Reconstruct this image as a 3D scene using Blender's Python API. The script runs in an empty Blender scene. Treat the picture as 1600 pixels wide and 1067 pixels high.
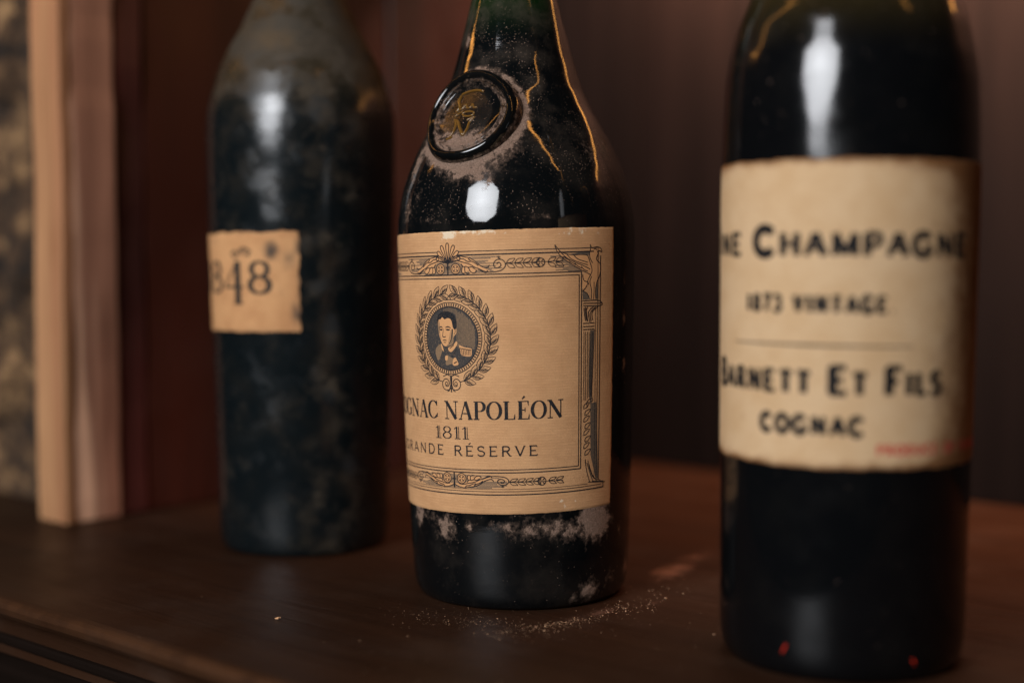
import bpy, bmesh, math, random
from mathutils import Vector, Matrix, noise
import numpy as np
random.seed(7)
SC = bpy.context.scene
COL = SC.collection
PI = math.pi

# ------------------------------------------------------------------ camera
CAM_H = 0.1205
cam_d = bpy.data.cameras.new('camera'); cam = bpy.data.objects.new('camera', cam_d); COL.objects.link(cam)
cam.location = (0, 0, CAM_H)
cam.rotation_euler = (PI/2 - math.atan(133.5/2222.2), 0, 0)
cam_d.lens = 50; cam_d.sensor_width = 36; cam_d.clip_start = 0.01; cam_d.clip_end = 20
cam_d.dof.use_dof = True; cam_d.dof.focus_distance = 0.481; cam_d.dof.aperture_fstop = 3.1
SC.camera = cam
SC.view_settings.view_transform = 'Standard'; SC.view_settings.look = 'None'
SC.view_settings.exposure = 0.0; SC.view_settings.gamma = 1.0

# ------------------------------------------------------------------ world and lamps
W = bpy.data.worlds.new('World'); SC.world = W; W.use_nodes = True
bg = W.node_tree.nodes['Background']; bg.inputs[0].default_value = (0.9, 0.85, 1.0, 1); bg.inputs[1].default_value = 0.0022

def aim(o, target):
    o.rotation_euler = (Vector(target) - o.location).to_track_quat('-Z', 'Y').to_euler()

# studio octagonal softbox, front left and high
ld = bpy.data.lights.new('octagonal_softbox', 'AREA'); lo = bpy.data.objects.new('octagonal_softbox', ld); COL.objects.link(lo)
ld.shape = 'SQUARE'; ld.size = 0.74; ld.energy = 37.0; ld.color = (0.94, 0.96, 1.0)
lo.location = (-0.72, -0.53, 0.635); aim(lo, (0.0, 0.48, 0.13))
ld.use_nodes = True
nt = ld.node_tree; em = nt.nodes['Emission']
geo = nt.nodes.new('ShaderNodeNewGeometry'); sx = nt.nodes.new('ShaderNodeSeparateXYZ')
nt.links.new(geo.outputs['Parametric'], sx.inputs[0])
def lm(op, a, b=None, c=None):
    n = nt.nodes.new('ShaderNodeMath'); n.operation = op
    for i, v in enumerate((a, b, c)):
        if v is None: continue
        if isinstance(v, (int, float)): n.inputs[i].default_value = v
        else: nt.links.new(v, n.inputs[i])
    return n.outputs[0]
ax = lm('ABSOLUTE', lm('SUBTRACT', sx.outputs[0], 0.5)); ay = lm('ABSOLUTE', lm('SUBTRACT', sx.outputs[1], 0.5))
oc = lm('MAXIMUM', lm('MAXIMUM', ax, ay), lm('MULTIPLY', lm('ADD', ax, ay), 0.7071))
em_s = lm('MULTIPLY', lm('LESS_THAN', oc, 0.49), lm('SUBTRACT', 1.15, oc))
nt.links.new(em_s, em.inputs['Strength'])

# warm strip lamps over the shelf
def strip(p0, p1, watts, target, width=0.005, color=(1.0, 0.42, 0.09)):
    p0, p1 = Vector(p0), Vector(p1)
    d = bpy.data.lights.new('warm_strip_lamp', 'AREA'); o = bpy.data.objects.new('warm_strip_lamp', d); COL.objects.link(o)
    d.shape = 'RECTANGLE'; L = (p1 - p0).length; d.size = L; d.size_y = width
    d.energy = watts*L; d.color = color
    o.location = (p0 + p1)/2
    x = (p1 - p0).normalized(); z = (o.location - Vector(target)); z = (z - x*z.dot(x)).normalized(); y = z.cross(x)
    o.rotation_euler = Matrix((x, y, z)).transposed().to_euler()
strip((0.024, 0.401, 0.353), (0.56, 0.085, 0.61), 0.31, (0.0, 0.48, 0.2), 0.0047)
strip((0.08, 0.752, 0.32), (0.37, 0.527, 0.32), 0.24, (0.1, 0.48, 0.14), 0.004)
strip((-0.222, 0.592, 0.30), (-0.228, 0.54, 0.30), 0.22, (0.0, 0.5, 0.2), 0.004)
strip((-0.62, 0.755, 0.45), (-0.10, 0.28, 0.555), 0.26, (0.05, 0.43, 0.19), 0.004)
strip((0.05, 0.7855, 0.345), (0.42, 0.4638, 0.345), 11.5, (0.345+0.0656, 0.529+0.0755, 0.245), 0.010, (1.0, 0.54, 0.36))   # washes the back boards from above

# ------------------------------------------------------------------ node helpers
class NB:
    def __init__(s, name):
        s.m = bpy.data.materials.new(name); s.m.use_nodes = True
        s.t = s.m.node_tree; s.n = s.t.nodes; s.l = s.t.links
        s.b = s.n['Principled BSDF']; s.o = s.n['Material Output']
        s.tc = s.n.new('ShaderNodeTexCoord')
    def put(s, sock, v):
        if v is None: return
        if hasattr(v, 'is_output') or isinstance(v, bpy.types.NodeSocket): s.l.new(v, sock)
        elif isinstance(v, (tuple, list)) and len(v) == 3 and sock.type == 'RGBA': sock.default_value = (*v, 1)
        else: sock.default_value = v
    def math(s, op, a, b=None, c=None, clamp=False):
        n = s.n.new('ShaderNodeMath'); n.operation = op; n.use_clamp = clamp
        for i, v in enumerate((a, b, c)): s.put(n.inputs[i], v)
        return n.outputs[0]
    def mapping(s, scale=(1, 1, 1), loc=(0, 0, 0), rot=(0, 0, 0)):
        n = s.n.new('ShaderNodeMapping'); s.l.new(s.tc.outputs['Object'], n.inputs[0])
        n.inputs['Scale'].default_value = scale; n.inputs['Location'].default_value = loc; n.inputs['Rotation'].default_value = rot
        return n.outputs[0]
    def noise(s, vec, scale, detail=4, rough=0.55, dist=0.0):
        n = s.n.new('ShaderNodeTexNoise'); s.put(n.inputs['Vector'], vec)
        n.inputs['Scale'].default_value = scale; n.inputs['Detail'].default_value = detail
        n.inputs['Roughness'].default_value = rough; n.inputs['Distortion'].default_value = dist
        return n.outputs['Fac']
    def voro(s, vec, scale):
        n = s.n.new('ShaderNodeTexVoronoi'); s.put(n.inputs['Vector'], vec); n.inputs['Scale'].default_value = scale
        return n.outputs['Distance'], n.outputs['Color']
    def ramp(s, fac, stops):
        n = s.n.new('ShaderNodeValToRGB'); s.put(n.inputs[0], fac); e = n.color_ramp.elements
        while len(e) < len(stops): e.new(0.5)
        for i, (p, c) in enumerate(stops):
            e[i].position = p; e[i].color = (*c, 1) if len(c) == 3 else c
        return n.outputs[0]
    def mix(s, fac, a, b, mode='MIX'):
        n = s.n.new('ShaderNodeMix'); n.data_type = 'RGBA'; n.blend_type = mode
        s.put(n.inputs[0], fac); s.put(n.inputs[6], a); s.put(n.inputs[7], b)
        return n.outputs[2]
    def attr(s, name):
        n = s.n.new('ShaderNodeAttribute'); n.attribute_name = name; return n.outputs['Fac']
    def smooth(s, v, lo, hi):
        n = s.n.new('ShaderNodeMapRange'); n.interpolation_type = 'SMOOTHSTEP'
        s.put(n.inputs[0], v); n.inputs[1].default_value = lo; n.inputs[2].default_value = hi
        return n.outputs[0]
    def bump(s, h, dist, strength=1.0, normal=None):
        n = s.n.new('ShaderNodeBump'); s.put(n.inputs['Height'], h)
        n.inputs['Distance'].default_value = dist; n.inputs['Strength'].default_value = strength
        if normal is not None: s.put(n.inputs['Normal'], normal)
        return n.outputs[0]
    def bsdf(s, col, rough, normal=None, spec=0.5, ior=1.5):
        p = s.n.new('ShaderNodeBsdfPrincipled')
        s.put(p.inputs['Base Color'], col); s.put(p.inputs['Roughness'], rough); p.inputs['IOR'].default_value = ior
        s.put(p.inputs['Specular IOR Level'], spec)
        if normal is not None: s.put(p.inputs['Normal'], normal)
        return p.outputs[0]
    def out(s, sh): s.l.new(sh, s.o.inputs['Surface'])
    def mixsh(s, f, a, b):
        n = s.n.new('ShaderNodeMixShader'); s.put(n.inputs[0], f); s.l.new(a, n.inputs[1]); s.l.new(b, n.inputs[2]); return n.outputs[0]

# ------------------------------------------------------------------ materials
def glass_mat(name, base, neck, fill_z, rough, dust_col, dust_noise, speck_scale, speck_amt, film_col, film, ripple=0.00006, film_rough=0.0, smear_amt=0.10):
    k = NB(name); ob = k.tc.outputs['Object']
    z = k.n.new('ShaderNodeSeparateXYZ'); k.l.new(ob, z.inputs[0])
    col = k.mix(k.smooth(z.outputs[2], fill_z-0.008, fill_z+0.02), base, neck)
    col = k.mix(k.math('MULTIPLY', k.noise(k.mapping((1, 1, 0.12)), 160, 2), 0.5), col, base)
    rip = k.noise(k.mapping((0.4, 0.4, 5.0)), 140, 3)
    broad = k.noise(ob, 45, 1)
    nrm = k.bump(k.math('ADD', k.math('MULTIPLY', rip, 0.05), broad), ripple*8, 0.5)
    smear = k.noise(k.mapping((0.9, 0.9, 1.1), (0.3, 0.1, 0)), 85, 5, 0.6)
    rg = k.math('ADD', k.math('MULTIPLY_ADD', k.smooth(smear, 0.45, 0.75), smear_amt, rough), k.math('MULTIPLY', k.smooth(k.attr('film'), 0.25, 0.9), film_rough))
    glass = k.bsdf(col, rg, nrm, 0.5, 1.5)
    # dust: lumps where the 'dust' attribute says, specks everywhere
    n1 = k.noise(ob, dust_noise, 8, 0.68)
    d = k.math('SUBTRACT', k.math('ADD', k.attr('dust'), k.math('MULTIPLY', k.math('SUBTRACT', n1, 0.5), 1.7)), 0.5)
    dm = k.smooth(d, 0.0, 0.16)
    vd, vc = k.voro(ob, speck_scale)
    cs = k.n.new('ShaderNodeSeparateColor'); k.l.new(vc, cs.inputs[0])
    sp = k.math('MULTIPLY', k.math('LESS_THAN', vd, k.math('MULTIPLY', cs.outputs[1], 0.34)),
                k.math('LESS_THAN', cs.outputs[0], k.math('MULTIPLY', k.attr('speck'), speck_amt)))
    sp = k.math('MULTIPLY', sp, k.smooth(k.noise(ob, 55, 4, 0.6), 0.40, 0.66))
    film_m = k.math('MULTIPLY', k.smooth(k.noise(ob, 75, 7, 0.62), 0.42, 0.72), k.math('MULTIPLY', k.attr('film'), film))
    grain = k.noise(ob, 2600, 3, 0.7)
    dcol = k.mix(k.smooth(grain, 0.3, 0.75), tuple(c*0.55 for c in dust_col), tuple(c*1.25 for c in dust_col))
    dnrm = k.bump(k.math('ADD', grain, k.math('MULTIPLY', n1, 3.0)), 0.0009, 0.9)
    dust = k.bsdf(dcol, 0.95, dnrm, 0.1)
    fl = k.bsdf(film_col, 0.8, None, 0.2)
    sh = k.mixsh(film_m, glass, fl)
    sh = k.mixsh(k.math('MULTIPLY', k.smooth(d, -0.30, 0.10), 0.30), sh, dust)
    sh = k.mixsh(k.math('MULTIPLY', sp, k.math('MULTIPLY_ADD', cs.outputs[2], 0.75, 0.10)), sh, k.bsdf(tuple(min(1, c*1.5) for c in dust_col), 0.9, None, 0.1))
    sh = k.mixsh(dm, sh, dust)
    k.out(sh); return k.m

def paper_mat(name, light, dark, stain, laid, chip=None, coarse=90):
    k = NB(name); ob = k.tc.outputs['Object']
    f = k.noise(ob, coarse, 5, 0.6)
    col = k.mix(k.smooth(f, 0.3, 0.75), light, dark)
    fib = k.noise(k.mapping((1, 1, 2.5)), 2300, 4, 0.7)
    col = k.mix(k.smooth(fib, 0.35, 0.7), k.mix(0.22, col, (0.12, 0.06, 0.03)), col)
    h = fib
    if laid:
        w = k.n.new('ShaderNodeTexWave'); w.wave_type = 'BANDS'; w.bands_direction = 'Z'
        k.l.new(ob, w.inputs['Vector']); w.inputs['Scale'].default_value = laid; w.inputs['Distortion'].default_value = 0.35
        w.inputs['Detail'].default_value = 2; w.inputs['Detail Scale'].default_value = 3
        brk = k.noise(k.mapping((1, 1, 4)), 220, 3)
        lf = k.math('MULTIPLY', w.outputs['Fac'], k.smooth(brk, 0.3, 0.7))
        col = k.mix(k.math('MULTIPLY', lf, 0.17), col, tuple(min(1, c*1.5) for c in light))
        h = k.math('ADD', fib, k.math('MULTIPLY', lf, 0.28))
    st = k.math('ADD', k.attr('stain'), k.math('MULTIPLY', k.math('SUBTRACT', k.noise(ob, 170, 6, 0.65), 0.5), 0.9))
    col = k.mix(k.smooth(st, 0.28, 0.95), col, stain)
    if chip:
        c = k.math('ADD', k.attr('chip'), k.math('MULTIPLY', k.math('SUBTRACT', k.noise(ob, 520, 8, 0.7), 0.5), 1.6))
        col = k.mix(k.smooth(c, 0.52, 0.68), col, chip)
    k.put(k.b.inputs['Base Color'], col); k.b.inputs['Roughness'].default_value = 0.82
    k.b.inputs['Specular IOR Level'].default_value = 0.25
    k.put(k.b.inputs['Normal'], k.bump(h, 0.00022, 0.55))
    return k.m

def ink_mat(name, col, fade=0.25, paper=(0.45, 0.27, 0.14)):
    k = NB(name)
    n = k.noise(k.tc.outputs['Object'], 1900, 4, 0.7)
    k.put(k.b.inputs['Base Color'], k.mix(k.math('MULTIPLY', k.smooth(n, 0.5, 0.75), fade), col, paper))
    k.b.inputs['Roughness'].default_value = 0.75; k.b.inputs['Specular IOR Level'].default_value = 0.2
    return k.m

def wood_mat(name, c1, c2, axis, scale, rough=0.45, streak=None, spec=0.4, relief=0.0006, coat=0.0):
    k = NB(name)
    sc = [1.0, 1.0, 1.0]; sc[axis] = 0.05
    v = k.mapping(tuple(sc)); g = k.noise(v, scale, 7, 0.62, 0.6)
    g2 = k.noise(k.mapping(tuple(x*1.0 for x in sc), (3, 1, 2)), scale*0.22, 3, 0.5, 0.3)
    f = k.math('ADD', k.math('MULTIPLY', g, 0.55), k.math('MULTIPLY', g2, 0.45))
    col = k.ramp(f, [(0.39, c1), (0.61, c2)])
    if streak:
        s_ = k.noise(k.mapping(tuple(sc), (7, 3, 0)), scale*0.5, 3, 0.5, 0.4)
        col = k.mix(k.smooth(s_, 0.50, 0.66), col, streak)
    k.put(k.b.inputs['Base Color'], col)
    k.put(k.b.inputs['Roughness'], k.math('MULTIPLY_ADD', k.noise(k.tc.outputs['Object'], 35, 5, 0.6), 0.25, rough-0.12))
    k.b.inputs['Specular IOR Level'].default_value = spec
    k.b.inputs['Coat Weight'].default_value = coat; k.b.inputs['Coat Roughness'].default_value = 0.3
    k.put(k.b.inputs['Normal'], k.bump(g, relief, 0.5))
    return k, col

M = {}
DUST = (0.34, 0.225, 0.165)
M['glass_a'] = glass_mat('dark_green_glass', (0.0030, 0.0036, 0.0040), (0.006, 0.029, 0.0035), 0.201, 0.035, DUST, 430, 2100, 0.55, (0.10, 0.075, 0.055), 0.8)
M['glass_b'] = glass_mat('dusty_black_glass', (0.0040, 0.0062, 0.0072), (0.034, 0.025, 0.013), 0.180, 0.17, (0.088, 0.070, 0.050), 190, 420, 0.0, (0.070, 0.048, 0.027), 0.70, 0.00012, 0.5, 0.24)
M['glass_c'] = glass_mat('smooth_dark_glass', (0.0028, 0.0030, 0.0034), (0.036, 0.025, 0.007), 0.184, 0.105, DUST, 210, 1300, 0.05, (0.06, 0.05, 0.035), 0.35, 0.00005)
M['paper_a'] = paper_mat('kraft_laid_paper', (0.60, 0.332, 0.156), (0.51, 0.270, 0.122), (0.30, 0.16, 0.075), 330.0, (0.66, 0.52, 0.36))
M['paper_b'] = paper_mat('stained_tan_paper', (0.62, 0.33, 0.145), (0.48, 0.23, 0.095), (0.06, 0.045, 0.035), 0)
M['paper_c'] = paper_mat('aged_cream_paper', (0.63, 0.43, 0.245), (0.56, 0.36, 0.185), (0.20, 0.085, 0.028), 0)
M['ink'] = ink_mat('black_printing_ink', (0.010, 0.011, 0.014), 0.22)
M['ink_mid'] = ink_mat('grey_hatched_ink', (0.10, 0.075, 0.055), 0.5)
M['ink_disc'] = ink_mat('portrait_dark_ink', (0.040, 0.036, 0.034), 0.35)
M['ink_half'] = ink_mat('portrait_half_tone', (0.20, 0.125, 0.07), 0.5)
M['paper_print'] = ink_mat('unprinted_paper', (0.56, 0.285, 0.123), 0.3, (0.43, 0.21, 0.09))
M['ink_c'] = ink_mat('black_letterpress_ink', (0.005, 0.005, 0.006), 0.08)
M['ink_red'] = ink_mat('faded_red_ink', (0.45, 0.07, 0.045), 0.3, (0.6, 0.4, 0.25))
M['ink_b'] = ink_mat('faded_black_ink', (0.014, 0.016, 0.016), 0.3)

# ------------------------------------------------------------------ object helpers
def mesh_obj(name, verts, faces, mat, parent=None, smooth=True, attrs=None, loc=None):
    me = bpy.data.meshes.new(name); me.from_pydata([tuple(v) for v in verts], [], [tuple(f) for f in faces])
    if smooth: me.polygons.foreach_set('use_smooth', [True]*len(me.polygons))
    if attrs:
        for an, vals in attrs.items():
            a = me.attributes.new(an, 'FLOAT', 'POINT'); a.data.foreach_set('value', np.asarray(vals, dtype=np.float32))
    me.update()
    o = bpy.data.objects.new(name, me); COL.objects.link(o)
    if mat: me.materials.append(mat)
    if parent: o.parent = parent
    if loc is not None: o.location = loc
    return o
def empty(name, label, cat, loc=(0, 0, 0), rot=(0, 0, 0), group=None):
    o = bpy.data.objects.new(name, None); COL.objects.link(o); o.location = loc; o.rotation_euler = rot
    o.empty_display_size = 0.02
    o['label'] = label; o['category'] = cat
    if group: o['group'] = group
    return o
def profile(P, n=260):
    P = np.array(P); z, r = P[:, 0], P[:, 1]
    g = np.linspace(z[0], z[-1], 3001); f = np.interp(g, z, r)
    w = int(0.006/(g[1]-g[0]))//2*2+1; kk = np.hanning(w+2)[1:-1]; kk /= kk.sum()
    f = np.convolve(np.pad(f, w//2, mode='reflect', reflect_type='odd'), kk, 'valid')
    return lambda q: np.interp(q, g, f)
class Bottle:
    """turned bottle: profile + foot + lip; keeps the radius function for label mapping"""
    def __init__(s, P, foot, top): s.r = profile(P); s.z0 = P[0][0]; s.z1 = P[-1][0]; s.foot = foot; s.top = top
    def body(s, name, mat, parent, paint, nseg=224):
        zs = list(np.linspace(s.z0, s.z1, 300)); rings = [(rr, zz) for rr, zz in s.foot] + [(float(s.r(q)), float(q)) for q in zs] + list(s.top)
        V, F, dust, speck, film = [], [], [], [], []
        for rr, zz in rings:
            for j in range(nseg):
                a = 2*PI*j/nseg
                V.append((rr*math.sin(a), -rr*math.cos(a), zz))
                d = (a*180/PI + 180) % 360 - 180
                x = paint(d, zz*1000, V[-1]); dust.append(x[0]); speck.append(x[1]); film.append(x[2])
        for i in range(len(rings)-1):
            for j in range(nseg):
                j2 = (j+1) % nseg; F.append((i*nseg+j, i*nseg+j2, (i+1)*nseg+j2, (i+1)*nseg+j))
        F.append(tuple(reversed(range(nseg)))); b = (len(rings)-1)*nseg; F.append(tuple(b+j for j in range(nseg)))
        return mesh_obj(name, V, F, mat, parent, True, dict(dust=dust, speck=speck, film=film))
    def pt(s, u, v, off, rref):
        a = u/rref; r = float(s.r(v/1000)) + off/1000
        return (r*math.sin(a), -r*math.cos(a), v/1000)
def label_sheet(name, bot, rref, u0, u1, v0, v1, mat, parent, edge, attrs, step=0.7, off=0.16, tilt=0.0):
    nu = int((u1-u0)/step); nv = int((v1-v0)/step); V, F = [], []; A = {k: [] for k in attrs}
    for i in range(nv+1):
        for j in range(nu+1):
            fu, fv = j/nu, i/nv
            el, er, eb, et = edge(fu, fv)
            u = (u0+el)*(1-fu) + (u1+er)*fu; v = (v0+eb)*(1-fv) + (v1+et)*fv
            rim = (i in (0, nv)) or (j in (0, nu))
            V.append(bot.pt(u, v + tilt*(u-(u0+u1)/2), -0.05 if rim else off, rref))
            for k, fn in attrs.items(): A[k].append(fn(u-(u0+u1)/2, v, u, fu, fv))
    for i in range(nv):
        for j in range(nu): F.append((i*(nu+1)+j, i*(nu+1)+j+1, (i+1)*(nu+1)+j+1, (i+1)*(nu+1)+j))
    return mesh_obj(name, V, F, mat, parent, True, A)

# ------------------------------------------------------------------ print: ribbons and fills in label millimetres
class Print:
    def __init__(s, bot, rref, uc, tilt=0.0): s.b, s.rr, s.uc, s.tilt = bot, rref, uc, tilt; s.V, s.F = [], []
    def add(s, u, v, off): s.V.append(s.b.pt(s.uc+u, v + s.tilt*u, off, s.rr)); return len(s.V)-1
    def ribbon(s, pts, w, off=0.22, step=0.45):
        if not hasattr(w, '__len__') and w < 0.42: w *= 1.18
        P = [Vector((p[0], p[1])) for p in pts]
        Wd = ([w]*len(P) if not hasattr(w, '__len__') else list(w) if len(w) == len(P) else list(np.interp(np.linspace(0, 1, len(P)), np.linspace(0, 1, len(w)), w)))
        Q, QW = [P[0]], [Wd[0]]
        for i in range(1, len(P)):
            n = max(1, int(math.ceil((P[i]-P[i-1]).length/step)))
            for k in range(1, n+1): Q.append(P[i-1].lerp(P[i], k/n)); QW.append(Wd[i-1]+(Wd[i]-Wd[i-1])*k/n)
        ids = []
        for i, q in enumerate(Q):
            t1 = (Q[i]-Q[i-1]) if i else (Q[1]-Q[0]); t2 = (Q[i+1]-Q[i]) if i < len(Q)-1 else t1
            t1 = t1.normalized() if t1.length > 1e-9 else Vector((1, 0)); t2 = t2.normalized() if t2.length > 1e-9 else t1
            t = (t1+t2); t = t.normalized() if t.length > 0.2 else t2
            m = 1.0/max(0.5, abs(t.dot(t2))); n = Vector((-t.y, t.x))*QW[i]*0.5*m
            ids.append((s.add(q.x+n.x, q.y+n.y, off), s.add(q.x-n.x, q.y-n.y, off)))
        for a, b in zip(ids, ids[1:]): s.F.append((a[0], a[1], b[1], b[0]))
    def fill(s, pts, off=0.2):
        bm = bmesh.new(); vs = [bm.verts.new((p[0], p[1], 0)) for p in pts]
        try: f = bm.faces.new(vs)
        except ValueError: bm.free(); return
        bmesh.ops.triangulate(bm, faces=[f])
        for _ in range(3):
            long = [e for e in bm.edges if e.calc_length() > 1.6]
            if not long: break
            bmesh.ops.subdivide_edges(bm, edges=long, cuts=1); bmesh.ops.triangulate(bm, faces=bm.faces[:])
        bm.normal_update(); bm.verts.index_update(); base = len(s.V)
        for v in bm.verts: s.add(v.co.x, v.co.y, off)
        for f in bm.faces:
            ix = [base+v.index for v in f.verts]; s.F.append(tuple(ix if f.normal.z >= 0 else reversed(ix)))
        bm.free()
    def disc(s, u, v, r, off=0.2, n=28, ry=None): s.fill([(u+r*math.cos(2*PI*i/n), v+(ry or r)*math.sin(2*PI*i/n)) for i in range(n)], off)
    def ring(s, u, v, r, w, off=0.22, n=40, a0=0, a1=360): s.ribbon([(u+r*math.cos(math.radians(a0+(a1-a0)*i/n)), v+r*math.sin(math.radians(a0+(a1-a0)*i/n))) for i in range(n+1)], w, off)
    def build(s, name, mat, parent): return mesh_obj(name, s.V, s.F, mat, parent, False)

def arc(cx, cy, rx, ry, a0, a1, n=22):
    return [(cx+rx*math.cos(math.radians(a0+(a1-a0)*i/n)), cy+ry*math.sin(math.radians(a0+(a1-a0)*i/n))) for i in range(n+1)]
def curvy(pts, n=5, closed=False):
    P = [Vector((q[0], q[1])) for q in pts]; out = []
    if len(P) < 3: return list(pts)
    m = len(P); rng_ = m if closed else m-1
    for i in range(rng_):
        g = (lambda k: P[k % m]) if closed else (lambda k: P[max(0, min(m-1, k))])
        p0, p1, p2, p3 = g(i-1), g(i), g(i+1), g(i+2)
        for k in range(n):
            t = k/n; q = 0.5*((2*p1)+(p2-p0)*t+(2*p0-5*p1+4*p2-p3)*t*t+(3*p1-p0-3*p2+p3)*t**3); out.append((q.x, q.y))
    if not closed: out.append((P[-1].x, P[-1].y))
    return out
def varc(cx, cy, rx, ry, a0, a1, tk, tn, n=26):
    P = arc(cx, cy, rx, ry, a0, a1, n)
    return P, [tn+(tk-tn)*abs(math.cos(math.radians(a0+(a1-a0)*i/n)))**1.4 for i in range(n+1)]
K, T_ = 0.19, 0.05
def sf(x, y, h=0.15): return ([(x-h, y), (x+h, y)], T_)
DIDONE = {   # glyph: (width, strokes)
 'C': (0.80, [varc(.44, .5, .37, .48, 40, 320, K, T_), ([(.73, .98), (.73, .70)], T_), ([(.75, .30), (.75, .10)], T_)]),
 'G': (0.88, [varc(.44, .5, .37, .48, 42, 318, K, T_), ([(.73, .98), (.73, .70)], T_), ([(.74, .42), (.74, .06)], K*.9), sf(.74, .42)]),
 'O': (0.86, [varc(.43, .5, .36, .48, 0, 360, K, T_, 44)]),
 'N': (0.92, [([(.16, 0), (.16, .98)], T_), ([(.14, .98), (.77, .02)], K), ([(.77, 0), (.77, .98)], T_), sf(.16, .02), sf(.10, .98, .11), sf(.77, .98)]),
 'A': (0.84, [([(.10, 0), (.42, .98)], T_), ([(.43, 1.0), (.72, 0)], K), ([(.21, .33), (.60, .33)], T_), sf(.10, .02, .11), sf(.72, .02, .15)]),
 'P': (0.74, [([(.20, 0), (.20, 1)], K), (lambda p: ([(.2, .98)]+p[0]+[(.2, .46)], [T_]+p[1]+[T_]))(varc(.40, .72, .26, .26, 90, -90, K, T_)), sf(.20, .02, .17), sf(.16, .98, .12)]),
 'L': (0.72, [([(.20, 0), (.20, 1)], K), ([(.06, .02), (.64, .02)], T_), ([(.64, 0), (.67, .30)], [.09, .03]), sf(.20, .98, .17)]),
 'E': (0.74, [([(.20, 0), (.20, 1)], K), ([(.06, .02), (.66, .02)], T_), ([(.66, 0), (.69, .28)], [.09, .03]), ([(.06, .98), (.62, .98)], T_), ([(.62, 1), (.65, .74)], [.09, .03]), ([(.2, .51), (.46, .51)], T_), ([(.46, .62), (.46, .40)], .045)]),
 ' ': (0.42, []),
 '1': (0.46, [([(.22, 0), (.22, 1)], .14), ([(.355, 0), (.355, 1)], .05), ([(.05, .80), (.23, .98)], .05), sf(.27, .02, .20)]),
 '8': (0.72, [varc(.36, .27, .28, .25, 0, 360, .15, .05, 34), varc(.36, .755, .235, .225, 0, 360, .14, .05, 30)]),
 '4': (0.74, [([(.52, -.30), (.52, 1.0)], K), ([(.52, 1), (.02, .20)], .05), ([(.0, .20), (.72, .20)], .06), sf(.52, -.30, .16)]),
}
DIDONE['É'] = (0.74, DIDONE['E'][1] + [([(.30, 1.10), (.44, 1.27)], [.04, .11])])
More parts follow.
